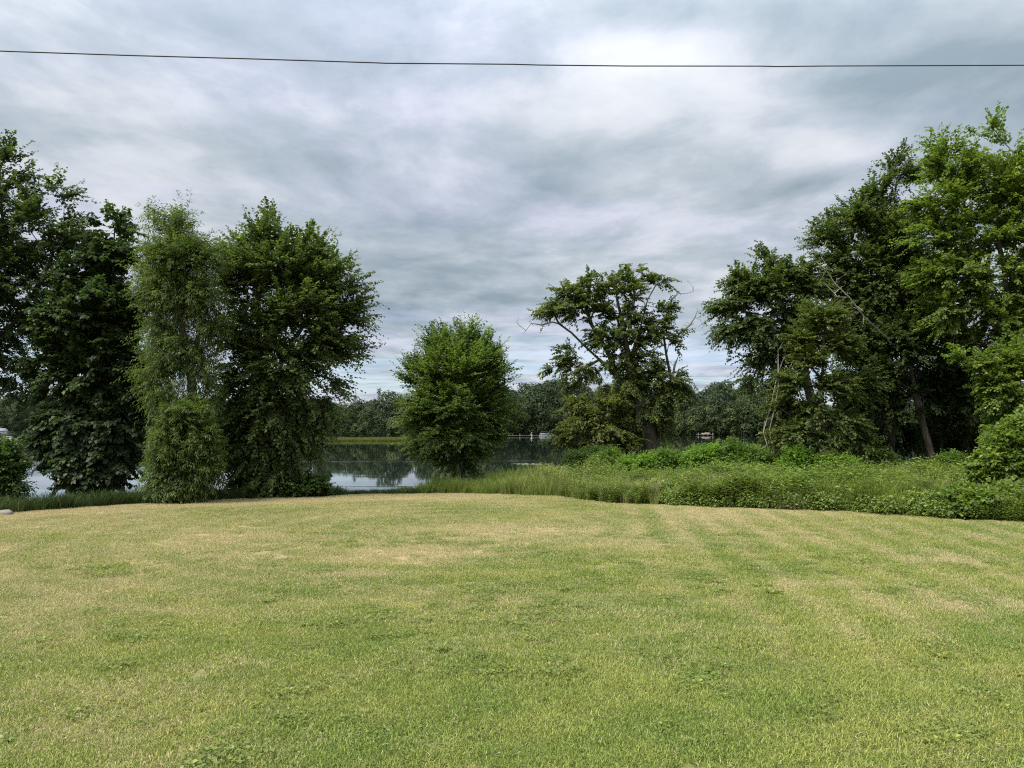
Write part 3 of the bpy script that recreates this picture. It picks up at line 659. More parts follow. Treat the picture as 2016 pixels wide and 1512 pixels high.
    tree('maple_tree', 'yellowish olive small tree leaning left under the ragged maple', 39.0, [(1200, 800, 32, 12), (1150, 826, 34, 16), (1190, 845, 34, 16), (1118, 862, 22, 14), (1165, 876, 30, 10), (1225, 875, 26, 14), (1135, 796, 20, 8)], [(1262, 930), (1235, 890), (1205, 850), (1175, 820)], 'olive', 'bark_dark', mo(slen=.6, leaves=16, size=.14, droop=.32, inset=.08), 150, .09, seedv=10)
    # ---- right group, back to front
    tree('maple_tree', 'dark spreading maple in the middle of the right group, its crown stepped', 37.0,
        [(1640, 462, 42, 34), (1655, 500, 50, 36), (1690, 430, 50, 42), (1735, 385, 45, 42), (1765, 325, 30, 34), (1790, 350, 34, 40), (1700, 510, 62, 50), (1760, 470, 62, 70), (1650, 555, 52, 40), (1740, 570, 75, 60), (1690, 610, 62, 50), (1800, 560, 60, 80), (1620, 480, 22, 14), (1750, 650, 80, 50)],
        [(1752, 960), (1750, 800), (1748, 640), (1758, 480), (1765, 360)], 'maple', 'bark_dark', mo(size=.135, oc=.65), 600, .26, limbs=[[(1750, 700), (1700, 580), (1660, 500)], [(1750, 640), (1800, 520), (1795, 420)]], seedv=11)
    t, f = tree('maple_tree', 'leaning maple at the left end of the right group, dead branches hanging down', 35.0,
        [(1508, 512, 28, 24), (1465, 560, 38, 26), (1428, 608, 26, 14), (1455, 600, 42, 22), (1510, 570, 48, 34), (1550, 545, 36, 30), (1440, 645, 34, 20), (1490, 640, 46, 30), (1550, 610, 46, 40), (1490, 705, 30, 26), (1478, 745, 24, 26), (1530, 680, 34, 34), (1570, 660, 40, 40), (1530, 750, 24, 34), (1520, 720, 28, 26), (1585, 560, 30, 40)],
        [(1640, 960), (1612, 840), (1585, 740), (1560, 650), (1530, 570), (1515, 520)], 'maple', 'bark_pale', mo(size=.13, oc=.6, leaves=24, slen=.9, droop=.26, up=0), 380, .20, limbs=[[(1560, 650), (1500, 620), (1450, 610)], [(1585, 740), (1535, 690), (1495, 680)]], seedv=12, shell=.4)
    dead_branch(t, f, [(1560, 640, 1.5), (1532, 690, .6), (1533, 760), (1524, 810), (1514, 850), (1524, 885)], 33.6, .028, 14, 'pale dead branch hanging nearly to the water', seedv=95, twl=1.0)
    dead_branch(t, f, [(1566, 640, 1.3), (1545, 700, .5), (1530, 740), (1520, 790), (1503, 850)], 33.8, .022, 12, seedv=96, twl=1.0)
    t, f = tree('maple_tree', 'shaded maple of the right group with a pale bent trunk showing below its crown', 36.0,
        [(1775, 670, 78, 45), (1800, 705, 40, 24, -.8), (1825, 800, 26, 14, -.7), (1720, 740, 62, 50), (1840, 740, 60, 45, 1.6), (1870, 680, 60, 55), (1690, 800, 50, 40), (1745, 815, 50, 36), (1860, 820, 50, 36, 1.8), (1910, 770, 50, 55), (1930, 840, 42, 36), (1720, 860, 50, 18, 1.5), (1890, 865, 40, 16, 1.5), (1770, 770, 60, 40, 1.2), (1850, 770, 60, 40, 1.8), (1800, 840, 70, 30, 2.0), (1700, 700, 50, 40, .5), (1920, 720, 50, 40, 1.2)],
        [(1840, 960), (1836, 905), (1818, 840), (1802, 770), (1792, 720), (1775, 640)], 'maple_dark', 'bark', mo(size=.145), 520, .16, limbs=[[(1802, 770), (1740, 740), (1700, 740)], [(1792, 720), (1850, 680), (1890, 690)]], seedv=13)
    dead_branch(t, f, [(1775, 690, 0), (1735, 655, -3), (1700, 622, -3.4), (1672, 585, -3.4), (1645, 560, -3.4), (1625, 530, -3.4)], 36.0, .036, 18, 'long bleached dead branch reaching up left through the leaves', seedv=97, twl=1.2)
    tree('maple_tree', 'small yellow-green maple low in front of the dark trees, beside the hanging dead branch', 33.0,
        [(1622, 632, 42, 22), (1585, 668, 26, 26), (1650, 680, 36, 26), (1600, 715, 32, 22), (1565, 760, 30, 26), (1640, 760, 40, 24), (1600, 805, 34, 24), (1560, 850, 26, 24), (1660, 830, 36, 22), (1610, 865, 40, 20), (1570, 690, 28, 26, 1.2), (1545, 800, 26, 30, 1.0), (1540, 860, 24, 24, 1.0), (1690, 870, 34, 18), (1690, 760, 36, 30, .8)],
        [(1622, 960), (1620, 850), (1618, 750), (1622, 660)], 'ragged', 'bark', mo(size=.115, leaves=26, slen=.8), 420, .10, seedv=14, shell=.35)
    tree('maple_tree', 'huge bright green maple at the right photo edge, tallest tree in view', 33.5,
        [(1850, 285, 40, 30), (1880, 330, 62, 50), (1945, 262, 40, 32), (1990, 290, 45, 40), (1960, 360, 80, 60), (1860, 400, 72, 50), (1840, 470, 56, 40), (1920, 460, 90, 60), (2020, 420, 80, 100), (1880, 540, 80, 60), (1970, 560, 80, 70), (2060, 560, 80, 120), (1930, 630, 80, 52), (2010, 650, 70, 60), (2080, 330, 70, 90), (2090, 680, 80, 80), (1860, 610, 50, 40), (1975, 700, 50, 36)],
        [(2000, 960), (1995, 850), (1992, 740), (1985, 600), (1965, 450), (1955, 330)], 'bright', 'bark_dark', mo(size=.14, up=.25, lead_len=.6), 760, .30, limbs=[[(1990, 700), (1930, 580), (1880, 450), (1860, 330)], [(1988, 640), (2040, 520), (2060, 400)], [(1992, 760), (1950, 690), (1900, 640)]], seedv=15)
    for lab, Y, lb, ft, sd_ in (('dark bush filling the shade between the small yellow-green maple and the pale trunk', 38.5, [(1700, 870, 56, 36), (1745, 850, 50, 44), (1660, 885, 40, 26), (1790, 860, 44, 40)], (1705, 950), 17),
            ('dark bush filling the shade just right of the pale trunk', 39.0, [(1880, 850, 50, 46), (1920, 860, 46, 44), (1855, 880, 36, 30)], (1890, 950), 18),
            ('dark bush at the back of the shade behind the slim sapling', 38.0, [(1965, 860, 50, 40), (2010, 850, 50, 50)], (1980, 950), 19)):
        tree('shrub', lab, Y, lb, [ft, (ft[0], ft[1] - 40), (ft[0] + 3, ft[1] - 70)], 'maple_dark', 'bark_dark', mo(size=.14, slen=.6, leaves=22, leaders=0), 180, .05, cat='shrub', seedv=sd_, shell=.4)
    tree('sapling', 'slim yellow-green sapling at the right photo edge rising out of the vines', 29.0,
        [(1960, 760, 34, 40), (1995, 720, 34, 40), (1990, 800, 36, 40), (1935, 720, 22, 22), (1975, 850, 34, 30), (1890, 705, 20, 16)], [(1985, 990), (1982, 900), (1980, 800), (1985, 720)], 'bright', 'bark', mo(size=.135, slen=.6, leaves=16), 170, .05, seedv=16)
build_lawn_weeds()
near_trees()

# ------------------------------------------------------------------ shrubs, weeds and vines on the bank
SH = dict(shoots=6, slen=.42, leaves=13, size=.10, ratio=.7, up=.35, droop=.12, hang=.3, rand=.45, spread=.08)
def so_(**k): d = dict(SH); d.update(k); return d
def shrubs():
    def sh(label, Y, lobes, foot, mat='shrub', n=110, opt=None, name='shrub', seedv=0, cat='shrub'):
        tree(name, label, Y, lobes, [foot, (foot[0] + 1, foot[1] - 14), (foot[0] + 2, foot[1] - 32)], mat, 'bark_dark', opt or so_(), n, .03, rtip=.006, cat=cat, seedv=seedv, sub=.35, crown_name='foliage', trunk_name='stem', shell=.4)
    sh('dark olive shrub left of the ragged maple trunk, at the water', 37, [(1150, 905, 42, 18), (1185, 895, 30, 14)], (1155, 955), 'shade_shrub', 110, seedv=31)
    sh('bright leafy shrub just left of the ragged maple trunk', 35, [(1200, 905, 30, 18), (1190, 918, 36, 16)], (1200, 950), 'shrub', 90, seedv=32)
    sh('low bright shrub directly in front of the ragged maple trunk', 34.5, [(1250, 915, 40, 14), (1280, 912, 26, 14)], (1260, 950), 'weed', 100, seedv=33)
    sh('rounded shrub right of the ragged maple trunk', 34.5, [(1312, 908, 32, 20), (1330, 915, 24, 16)], (1318, 950), 'shrub', 100, seedv=34)
    sh('tall bright shrub topping the row between the two big tree groups', 34, [(1385, 902, 40, 22), (1365, 912, 30, 16), (1400, 890, 20, 10)], (1385, 950), 'weed', 130, seedv=35)
    sh('upright shrub with one thin leafy spire, near the hanging dead branch', 34, [(1470, 902, 46, 24), (1450, 885, 16, 16), (1500, 910, 24, 20), (1440, 875, 8, 8)], (1470, 955), 'shrub', 150, seedv=36)
    sh('light green shrub right below the hanging dead branch', 32.5, [(1570, 905, 26, 26), (1560, 925, 30, 16)], (1568, 955), 'weed', 110, seedv=37)
    sh('spreading bright shrub in front of the shade of the right trees', 32.5, [(1640, 912, 50, 16), (1610, 918, 30, 14)], (1635, 955), 'weed', 120, seedv=38)
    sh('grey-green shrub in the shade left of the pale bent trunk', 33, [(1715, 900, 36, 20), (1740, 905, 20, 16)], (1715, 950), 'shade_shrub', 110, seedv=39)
    sh('leafy shrub right of the pale bent trunk', 31.5, [(1870, 915, 26, 20), (1880, 925, 26, 14)], (1870, 955), 'shrub', 90, seedv=40)
    V_ = so_(size=.15, ratio=.95, slen=.4, shoots=5, leaves=11, hang=.6, flutter=.35)
    tree('vine_thicket', 'broad-leaved vine mound at the right photo edge, climbing high up the sapling', 25.2, [(1985, 880, 44, 44), (1960, 920, 45, 35), (2010, 940, 50, 60), (1950, 960, 48, 32), (2030, 860, 40, 60)], [(1985, 1010), (1985, 960), (1986, 900), (1988, 850)], 'vine', 'bark_dark', V_, 330, .04, rtip=.006, cat='vine', seedv=50, sub=.4, crown_name='foliage', trunk_name='stem', shell=.5)
    tree('vine_thicket', 'low broad-leaved vine mound spilling onto the lawn at the right', 23.6, [(1900, 990, 50, 24), (1950, 990, 60, 32), (2010, 990, 60, 36), (1880, 1000, 34, 16), (2060, 990, 50, 40), (1970, 1008, 70, 18)], [(1960, 1030), (1960, 1005), (1962, 985)], 'vine', 'bark_dark', V_, 330, .03, rtip=.006, cat='vine', seedv=51, sub=.35, crown_name='foliage', trunk_name='stem', shell=.5)
shrubs()

def grass_mat(name, base, tip, straw, sprob):
    m, w, out = new_mat(name)
    tone = w.n('ShaderNodeAttribute', attribute_name='tone').outputs['Fac']; pick = w.n('ShaderNodeAttribute', attribute_name='pick').outputs['Fac']
    dry = w.n('ShaderNodeAttribute', attribute_name='dry', attribute_type='INSTANCER').outputs['Fac']
    n = w.noise(w.n('ShaderNodeNewGeometry').outputs['Position'], 0.8, 3)
    c = w.mix(w.math('ADD', w.math('MULTIPLY', tone, .7), w.math('MULTIPLY', w.math('SUBTRACT', n, .4), .8), True), base, tip)
    sel = w.math('MULTIPLY', w.math('SUBTRACT', w.math('ADD', dry, sprob), pick), 6.0, True)
    c = w.mix(sel, c, straw)
    bs = w.n('ShaderNodeBsdfPrincipled', {'Base Color': c, 'Roughness': .6, 'Specular IOR Level': .25}); tr = w.n('ShaderNodeBsdfTranslucent', {'Color': c})
    mx = w.n('ShaderNodeMixShader', {0: .3, 1: bs.outputs[0], 2: tr.outputs[0]}); w.L.new(mx.outputs[0], out.inputs[0]); return m

def weed_protos(mat):
    """leafy stalks such as goldenrod: narrow leaves all the way up"""
    out = []
    for k in range(3):
        r = np.random.default_rng(300 + k); B, T, Nn, sz = [], [], [], []
        for s in range(16):
            a = r.random() * 6.283; q = .22 * math.sqrt(r.random()); h = .65 + .4 * r.random(); lean = r.normal(0, .12, 2)
            for j in range(17):
                t = (j + .5) / 17; az = j * 2.4 + r.random(); d = np.array([math.cos(az), math.sin(az), .35])
                B.append((math.cos(a) * q + lean[0] * t * h, math.sin(a) * q + lean[1] * t * h, h * t)); T.append(d); Nn.append((-d[0] * .3, -d[1] * .3, 1)); sz.append((.23 - .16 * abs(t - .45)) * (.6 + .7 * r.random()))
        sz = np.array(sz); V, f, tn = leaves_mesh(np.array(B), np.array(T), np.array(Nn) + r.normal(0, .2, (len(sz), 3)), sz, sz * .24, r.random(len(sz)))
        out.append(mesh_np('weed_stalks', V, f, mat, {'tone': ('FACE', tn), 'pick': ('FACE', r.random(len(tn)))}))
    return out

def undergrowth():
    gm = grass_mat('tall_grass_blade', (0.110, 0.170, 0.030), (0.300, 0.370, 0.066), (0.46, 0.39, 0.22), .04)
    wm = grass_mat('weed_blade', (0.090, 0.155, 0.028), (0.265, 0.350, 0.058), (0.32, 0.30, 0.12), .02)
    tall = []
    for k in range(3):
        V, f, tone, pick = blades(46, .5, .5, 1.05, .016, .55, 3, True, 200 + k)
        tall.append(mesh_np('grass_tuft', V, f, gm, {'tone': ('FACE', tone), 'pick': ('FACE', pick)}))
    # seed-headed grass: thin stems ending in a pale plume
    V, f, tone, pick = blades(30, .5, .9, 1.3, .010, .35, 3, True, 230)
    tall.append(mesh_np('grass_tuft', V, f, gm, {'tone': ('FACE', tone * .5 + .5), 'pick': ('FACE', pick * .35)}))
    # strip on the right between lawn and trees, and the tongue in front of the young maple
    n = 8200; x = -5.0 + rng.random(n) * 23.5; y = 22 + rng.random(n) * 16
    e = y - edge(x); depth_ = np.interp(x, [-5, -3.6, -1, 2, 5, 20], [.3, 1.6, 3.6, 5.5, 9.0, 9.5])
    k = (e > 0.10 + .7 * (fbm(x, y, 1.1, 6, 3) - .4)) & (e < depth_)
    x, y, e = x[k], y[k], e[k]; n = len(x); z = ground_z(x, y)
    zone = fbm(x, y, .35, 12, 3)
    dryz = np.exp(-((x - 4.0) / 1.5) ** 2) * .22 + np.exp(-((x - 7.2) / 1.0) ** 2 - ((e - 2.5) / 1.5) ** 2) * .35 + .16 * ssn(fbm(x, y, .6, 83, 3), .52, .68)
    isw = (rng.random(n) < np.where(zone > .47, .62, .22) * ssn(x, .5, 6.0))
    hgt = (.45 + 1.1 * fbm(x, y, .75, 52, 3)) * np.interp(x, [-5, -3.4, -1, 1.5, 3, 8, 14], [.25, .70, .76, .84, .90, .92, .95]) * np.interp(e, [0, .5, 2, 8], [.55, .85, 1.0, 1.05]) * (.8 + .4 * rng.random(n))
    pidx = np.where((rng.random(n) < .18) & (x > 2.4), 3, rng.integers(0, 3, n))
    P = np.column_stack([x, y, z - .02]); rz = rng.random(n) * 6.283
    g = ~isw
    scatter('tall_grass', P[g], rz[g], hgt[g], pidx[g], tall, {'dry': dryz[g]}, 'uncut tall grass with pale seed heads between the lawn and the shrubs')
    scatter('leafy_weeds', P[isw], rz[isw], hgt[isw] * 1.02, rng.integers(0, 3, isw.sum()), weed_protos(wm), {'dry': dryz[isw] * .4}, 'knee-high leafy green weeds among the tall grass on the bank')
    # broad-leaved brambles along the front of the strip, on the right
    br = []
    for k in range(4):
        r = np.random.default_rng(340 + k); m_ = 260; q = r.random(m_) ** .5 * .5; a = r.random(m_) * 6.283; zz = .80 * np.sqrt(np.clip(1 - (q / .52) ** 2, 0, 1)) * (.35 + .65 * r.random(m_) ** .6)
        B = np.column_stack([np.cos(a) * q, np.sin(a) * q, zz]); T = np.column_stack([np.cos(a) + r.normal(0, .6, m_), np.sin(a) + r.normal(0, .6, m_), -.35 + r.normal(0, .3, m_)]); Nn = np.column_stack([np.cos(a) * .5, np.sin(a) * .5, np.ones(m_)]) + r.normal(0, .3, (m_, 3)); sz = .095 * (.6 + .8 * r.random(m_))
        V, f, tn = leaves_mesh(B, T, Nn, sz, sz * .85, r.random(m_)); br.append(mesh_np('bramble_clump', V, f, M['vine'], {'tone': ('FACE', tn)}))
    n = 420; x = 5.0 + rng.random(n) * 9.5; y = edge(x) - .25 + .6 * fbm(x, x * 0, 1.3, 47, 3) + rng.random(n) ** 1.3 * 1.5; k = fbm(x, y, 1.0, 44, 3) + .10 * rng.normal(size=n) > .56; x, y = x[k], y[k]; n = len(x)
    scatter('bramble_cover', np.column_stack([x, y, ground_z(x, y) - .03]), rng.random(n) * 6.283, (.35 + 1.0 * rng.random(n)) * np.interp(y - edge(x), [0, 1.5, 3], [.62, .95, 1.0]), rng.integers(0, 4, n), br, {}, 'low broad-leaved brambles spreading along the lawn edge')
    # rough fringe along the bank on the left
    n = 1500; x = -19 + rng.random(n) * 16; y = edge(x) + rng.random(n) ** 1.2 * 2.6
    y = y + .1; hg = np.where(x < -7.2, .34, .17) * (.6 + .9 * rng.random(n)); hg = np.where((x < -11.5), hg * 1.25, hg)
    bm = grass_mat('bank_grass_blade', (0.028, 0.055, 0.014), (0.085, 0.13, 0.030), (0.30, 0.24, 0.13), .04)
    low = []
    for k in range(2):
        V, f, tone, pick = blades(44, .55, .6, 1.2, .03, .6, 2, True, 240 + k); low.append(mesh_np('bank_tuft', V, f, bm, {'tone': ('FACE', tone), 'pick': ('FACE', pick)}))
    scatter('bank_grass', np.column_stack([x, y, ground_z(x, y) - .02]), rng.random(n) * 6.283, hg, rng.integers(0, 2, n), low, {'dry': np.zeros(n) + .05}, 'rough dark grass fringe on the bank under the left trees')
    # the single pale tuft on the lawn edge
    V, f, tone, pick = blades(260, .9, .55, 1.0, .011, .75, 3, True, 260)
    o = link('grass_tuft', mesh_np('grass_tuft', V, f, grass_mat('tuft_blade', (0.075, 0.105, 0.028), (0.16, 0.19, 0.058), (0.30, 0.25, 0.13), .22), {'tone': ('FACE', tone), 'pick': ('FACE', pick)}))
    p = at(1560, 1003, 25.9); o.location = (p[0], 25.9, float(ground_z(p[0], 25.9)) - .02); o.scale = (1.25, 1.0, .85)
    tag(o, 'rounded pale grass tuft standing out on the lawn edge among brambles', 'grass tuft')
undergrowth()

# ------------------------------------------------------------------ the wood across the lake
def far_forest():
    fm = {k: leaf_mat('far_leaf_' + k, *[tuple(v * 1.4 for v in q) for q in (a, b, c)], trans=.2, rough=.7) for k, (a, b, c) in {
        'deep': ((0.007, 0.014, 0.006), (0.018, 0.031, 0.012), (0.028, 0.042, 0.015)),
        'mid': ((0.010, 0.018, 0.006), (0.024, 0.038, 0.012), (0.038, 0.054, 0.017)),
        'olive': ((0.016, 0.026, 0.008), (0.037, 0.053, 0.016), (0.055, 0.070, 0.022)),
        'pine': ((0.006, 0.012, 0.007), (0.014, 0.024, 0.012), (0.021, 0.032, 0.015))}.items()}
    def decid(h, w, nleaf, mat, seedv):
        r = np.random.default_rng(seedv); nl = 17; c = []
        for i in range(nl):
            t = (i + .5) / nl; z = h * (.10 + .80 * t); rr = w * .5 * math.sin(math.pi * min(1, .16 + .80 * t)) ** .7; a = i * 2.4 + r.random()
            c.append((math.cos(a) * rr * .62, math.sin(a) * rr * .62, z, max(.8, w * (.17 + .10 * r.random()))))
        c = np.array(c); k = r.integers(0, nl, nleaf); d = r.normal(size=(nleaf, 3)); d[:, 2] = d[:, 2] * .8 + .25; d /= np.linalg.norm(d, axis=1, keepdims=True)
        B = c[k, :3] + d * (c[k, 3] * (.78 + .3 * r.random(nleaf)))[:, None] * np.array([1, 1, .85])
        T = np.cross(d, r.normal(size=(nleaf, 3))); Nn = d + r.normal(0, .35, (nleaf, 3)) + np.array([0, 0, .3])
        sz = .56 * (.6 + .8 * r.random(nleaf)); tone = np.clip(.55 * r.random(nl)[k] + .45 * r.random(nleaf), 0, 1)
        V, f, tn = leaves_mesh(B, T, Nn, sz, sz * .9, tone)
        return mesh_np('far_crown', V, f, fm[mat], {'tone': ('FACE', tn)})
    def pine(h, w, mat, seedv):
        r = np.random.default_rng(seedv); B, T, Nn, sz, tone = [], [], [], [], []
        for L in range(15):
            t = L / 14; z = h * (.28 + .70 * t); reach = w * .5 * (1 - t) ** .75 * (.6 + .6 * r.random()) + .35
            for q in range(6):
                a = r.random() * 6.283; d = np.array([math.cos(a), math.sin(a), .18])
                for s in range(9):
                    u = reach * (s + 1) / 9; B.append(d * u + np.array([0, 0, z]) + r.normal(0, .22, 3)); T.append(d + r.normal(0, .5, 3)); Nn.append((0, 0, 1) + r.normal(0, .4, 3)); sz.append(.7 * (.6 + .6 * r.random())); tone.append(r.random())
        sz = np.array(sz); V, f, tn = leaves_mesh(np.array(B), np.array(T), np.array(Nn), sz, sz * .45, np.array(tone))
        return mesh_np('far_crown', V, f, fm[mat], {'tone': ('FACE', tn)})
    def trunk(h, r0, mat):
        an = np.arange(6) * math.pi / 3; V = []
        for z, q in ((-1.0, 1.15), (h * .4, .8), (h * .95, .15)): V += [(math.cos(a) * r0 * q, math.sin(a) * r0 * q, z) for a in an]
        f = [[k * 6 + j, k * 6 + (j + 1) % 6, k * 6 + 6 + (j + 1) % 6, k * 6 + 6 + j] for k in range(2) for j in range(6)]
        return mesh_np('far_trunk', V, np.array(f), M[mat])
    kinds = [('far_tree', 'deep', 14, 11), ('far_tree', 'mid', 13, 10), ('far_tree', 'mid', 12, 12), ('far_tree', 'olive', 10, 9), ('far_tree', 'deep', 16, 10), ('far_tree', 'olive', 7, 7)]
    cm = [decid(h, w, 3000, m, 500 + i) for i, (_, m, h, w) in enumerate(kinds)]; tm = [trunk(h, .22, 'bark') for (_, m, h, w) in kinds]
    pm = [pine(19, 7.5, 'pine', 520), pine(16, 6.5, 'pine', 521)]; pt = [trunk(19, .22, 'bark_dark'), trunk(16, .2, 'bark_dark')]
    LAB = {'deep': 'dark green leafy tree', 'mid': 'mid-green leafy tree', 'olive': 'lighter olive bushy tree'}
    def where(u, row):
        q = CX + F * u; side = 'behind the marsh grass' if q < 795 else 'seen past the young maple' if q < 1045 else 'seen past the ragged maple' if q < 1370 else 'beside the right tree group'
        return ' at the far waterline ' + side if row == 0 else ' on the far wooded slope, ' + side
    def plant(crown, trk, name, label, group, x, y, z, s, rz, sz=1.0):
        root = empty(name, (x, y, z)); root.scale = (s, s, s * sz); root.rotation_euler = (0, 0, rz); tag(root, label, 'tree', group)
        link('crown', crown, root); link('trunk', trk, root)
    n = 0
    # rows from the water's edge up the slope, over the widths the photograph shows between and under the near trees
    for row, (dd, step) in enumerate(((3, 5.0), (12, 7.5), (26, 9.0), (46, 10.5), (70, 12), (98, 14))):
        u = -0.30
        while u < 0.36:
            y0 = float(shore(u)) + dd
            if u > -.12 or row < 4:
                uu = u + random.uniform(-.3, .3) * step / y0; y = float(shore(uu)) + dd * random.uniform(.8, 1.2) + (16 if -.28 < uu < -.11 else 0); x = uu * y
                k = random.choice([3, 5, 5, 1, 2]) if row == 0 else random.choice([0, 1, 2, 4, 0, 3] if row == 1 else [0, 1, 2, 4, 4, 0])
                _, m, h, w = kinds[k]; z = float(far_z(uu, y)) - (.8 if row == 0 else 0); s = random.uniform(.9, 1.25) * (.76 if uu < -.10 else 1.36)
                plant(cm[k], tm[k], 'far_tree', LAB[m] + where(uu, row), 'leafy trees of the wood across the lake', x, y, z, s, random.uniform(0, 6.28), random.uniform(.8, 1.25)); n += 1
            u += step / y0
    # pines standing over the wood, each where the skyline shows one
    for px, py, d, lab in ((747, 766, 60, 'tallest far pine on the skyline between the wide maple and the young maple'), (700, 778, 45, 'far pine on the skyline just right of the wide maple, lower than its neighbour'), (1050, 768, 55, 'far pine on the skyline close beside the right flank of the young maple'),
            (1078, 758, 70, 'far pine standing clear on the skyline midway between young and ragged maple'), (1362, 772, 70, 'far pine on the skyline right against the ragged maple crown'), (1384, 782, 50, 'short far pine one step right of the pine by the ragged maple'),
            (1450, 783, 60, 'flat-topped far pine on the skyline above the bare dead snags'), (1480, 790, 40, 'far pine on the skyline nearest the leaves of the right tree group')):
        u = (px - CX) / F; y = float(shore(u)) + d + (16 if -.28 < u < -.11 else 0); p = at(px, py, y); z = float(far_z(p[0] / y, y)); k = n % 2; n += 1
        h = (19, 16)[k]; plant(pm[k], pt[k], 'far_pine', lab, 'pines standing over the far wood', p[0], y, z, max(.5, (p[2] - z) / h), random.uniform(0, 6.28))
    # wooded hills farther off, seen only through gaps at both sides: one mass
    P, R, Sx = [], [], []
    for u0, u1, cnt in ((-1.05, -.30, 420), (.36, 1.0, 260)):
        uu = u0 + (u1 - u0) * rng.random(cnt); dd = 6 + 150 * rng.random(cnt) ** 1.3; y = shore(uu) + dd; P.append(np.column_stack([uu * y, y, far_z(uu, y) - .3])); R.append(rng.random(cnt) * 6.28); Sx.append(.8 + .4 * rng.random(cnt))
    P = np.concatenate(P); scatter('distant_woods', P, np.concatenate(R), np.concatenate(Sx), rng.integers(0, 6, len(P)), cm, {}, 'hazy wooded hills far off beyond both ends of the lake')
    # a bare dead trunk pair at the water on the far shore
    for px, py, lean in ((1447, 818, .10), (1436, 829, -.05)):
        u = (px - CX) / F; y = float(shore(u)) + 3.0; p = at(px, py, y); z0 = float(far_z(u, y)); h = p[2] - z0; x = u * y
        tr_ = np.array([[0, 0, -.3], [lean * h * .4, 0, h * .4], [lean * h * .8, 0, h * .75], [lean * h, 0, h]]); tw = np.array([[lean * h + .7, 0, h * .8], [lean * h - .8, .3, h * .7], [lean * h + .5, -.3, h * .55]])
        pos, par, _ = skeleton([tr_], tw, .2, .6, 0, np.random.default_rng(5)); lm, _ = limb_mesh(pos, par, .04, .42, M['bark_pale'])
        o = link('dead_snag', lm, None, (x, y, z0)); tag(o, 'taller bare dead trunk leaning at the far shore' if lean > 0 else 'shorter bare dead trunk beside the taller snag at the far shore', 'dead tree')
    # marsh grass in front of the wood, left of the young maple
    bm = grass_mat('marsh_blade', (0.105, 0.135, 0.026), (0.215, 0.245, 0.050), (0.28, 0.25, 0.10), .1); pr = []
    for k in range(2):
        V, f, tone, pick = blades(70, 2.2, .6, 1.15, .10, .4, 1, True, 280 + k); pr.append(mesh_np('marsh_tuft', V, f, bm, {'tone': ('FACE', tone), 'pick': ('FACE', pick)}))
    cnt = 1500; u = -.285 + .16 * rng.random(cnt); y = shore(u) - 1 + 9 * rng.random(cnt); z = np.maximum(far_z(u, y), WATER_Z - .1)
    scatter('marsh_grass', np.column_stack([u * y, y, z]), rng.random(cnt) * 6.28, .5 + .4 * rng.random(cnt), rng.integers(0, 2, cnt), pr, {'dry': np.zeros(cnt)}, 'strip of yellow-green marsh grass along the far waterline')
far_forest()

# ------------------------------------------------------------------ small things on and by the water
def boxv(cx, cy, cz, sx, sy, sz, V, Q):
    b = len(V)
    for dz in (-.5, .5):
        for dx, dy in ((-.5, -.5), (.5, -.5), (.5, .5), (-.5, .5)): V.append((cx + dx * sx, cy + dy * sy, cz + dz * sz))
    Q += [[b, b + 3, b + 2, b + 1], [b + 4, b + 5, b + 6, b + 7]] + [[b + i, b + (i + 1) % 4, b + 4 + (i + 1) % 4, b + 4 + i] for i in range(4)]
def boxes(name, L, mat, parent):
    V, Q = [], []
    for b in L: boxv(*b, V, Q)
    return link(name, mesh_np(name, V, np.array(Q), mat), parent)
def hull(name, L, W, H, mat, parent, flat=False):
    """a boat's hull: pointed bow at +x, square stern, open or decked"""
    V, Q, st = [], [], 9
    for i in range(st + 1):
        t = i / st; w = W * .5 * (1 - max(0, (t - .45) / .55) ** 2.2 * (.97)); h = H * (1 + .25 * t * t); x = L * (t - .5)
        V += [(x, -w, h), (x, -w * .78, H * .35), (x, -w * .3, 0), (x, w * .3, 0), (x, w * .78, H * .35), (x, w, h), (x, w * .86, h * .97), (x, w * .7, H * .42), (x, -w * .7, H * .42), (x, -w * .86, h * .97)]
    for i in range(st):
        for j in range(10): a = i * 10 + j; b = i * 10 + (j + 1) % 10; Q.append([a, b, b + 10, a + 10])
    o = link(name, mesh_np(name, V, [np.array(Q)], mat, None, False), parent)
    return o
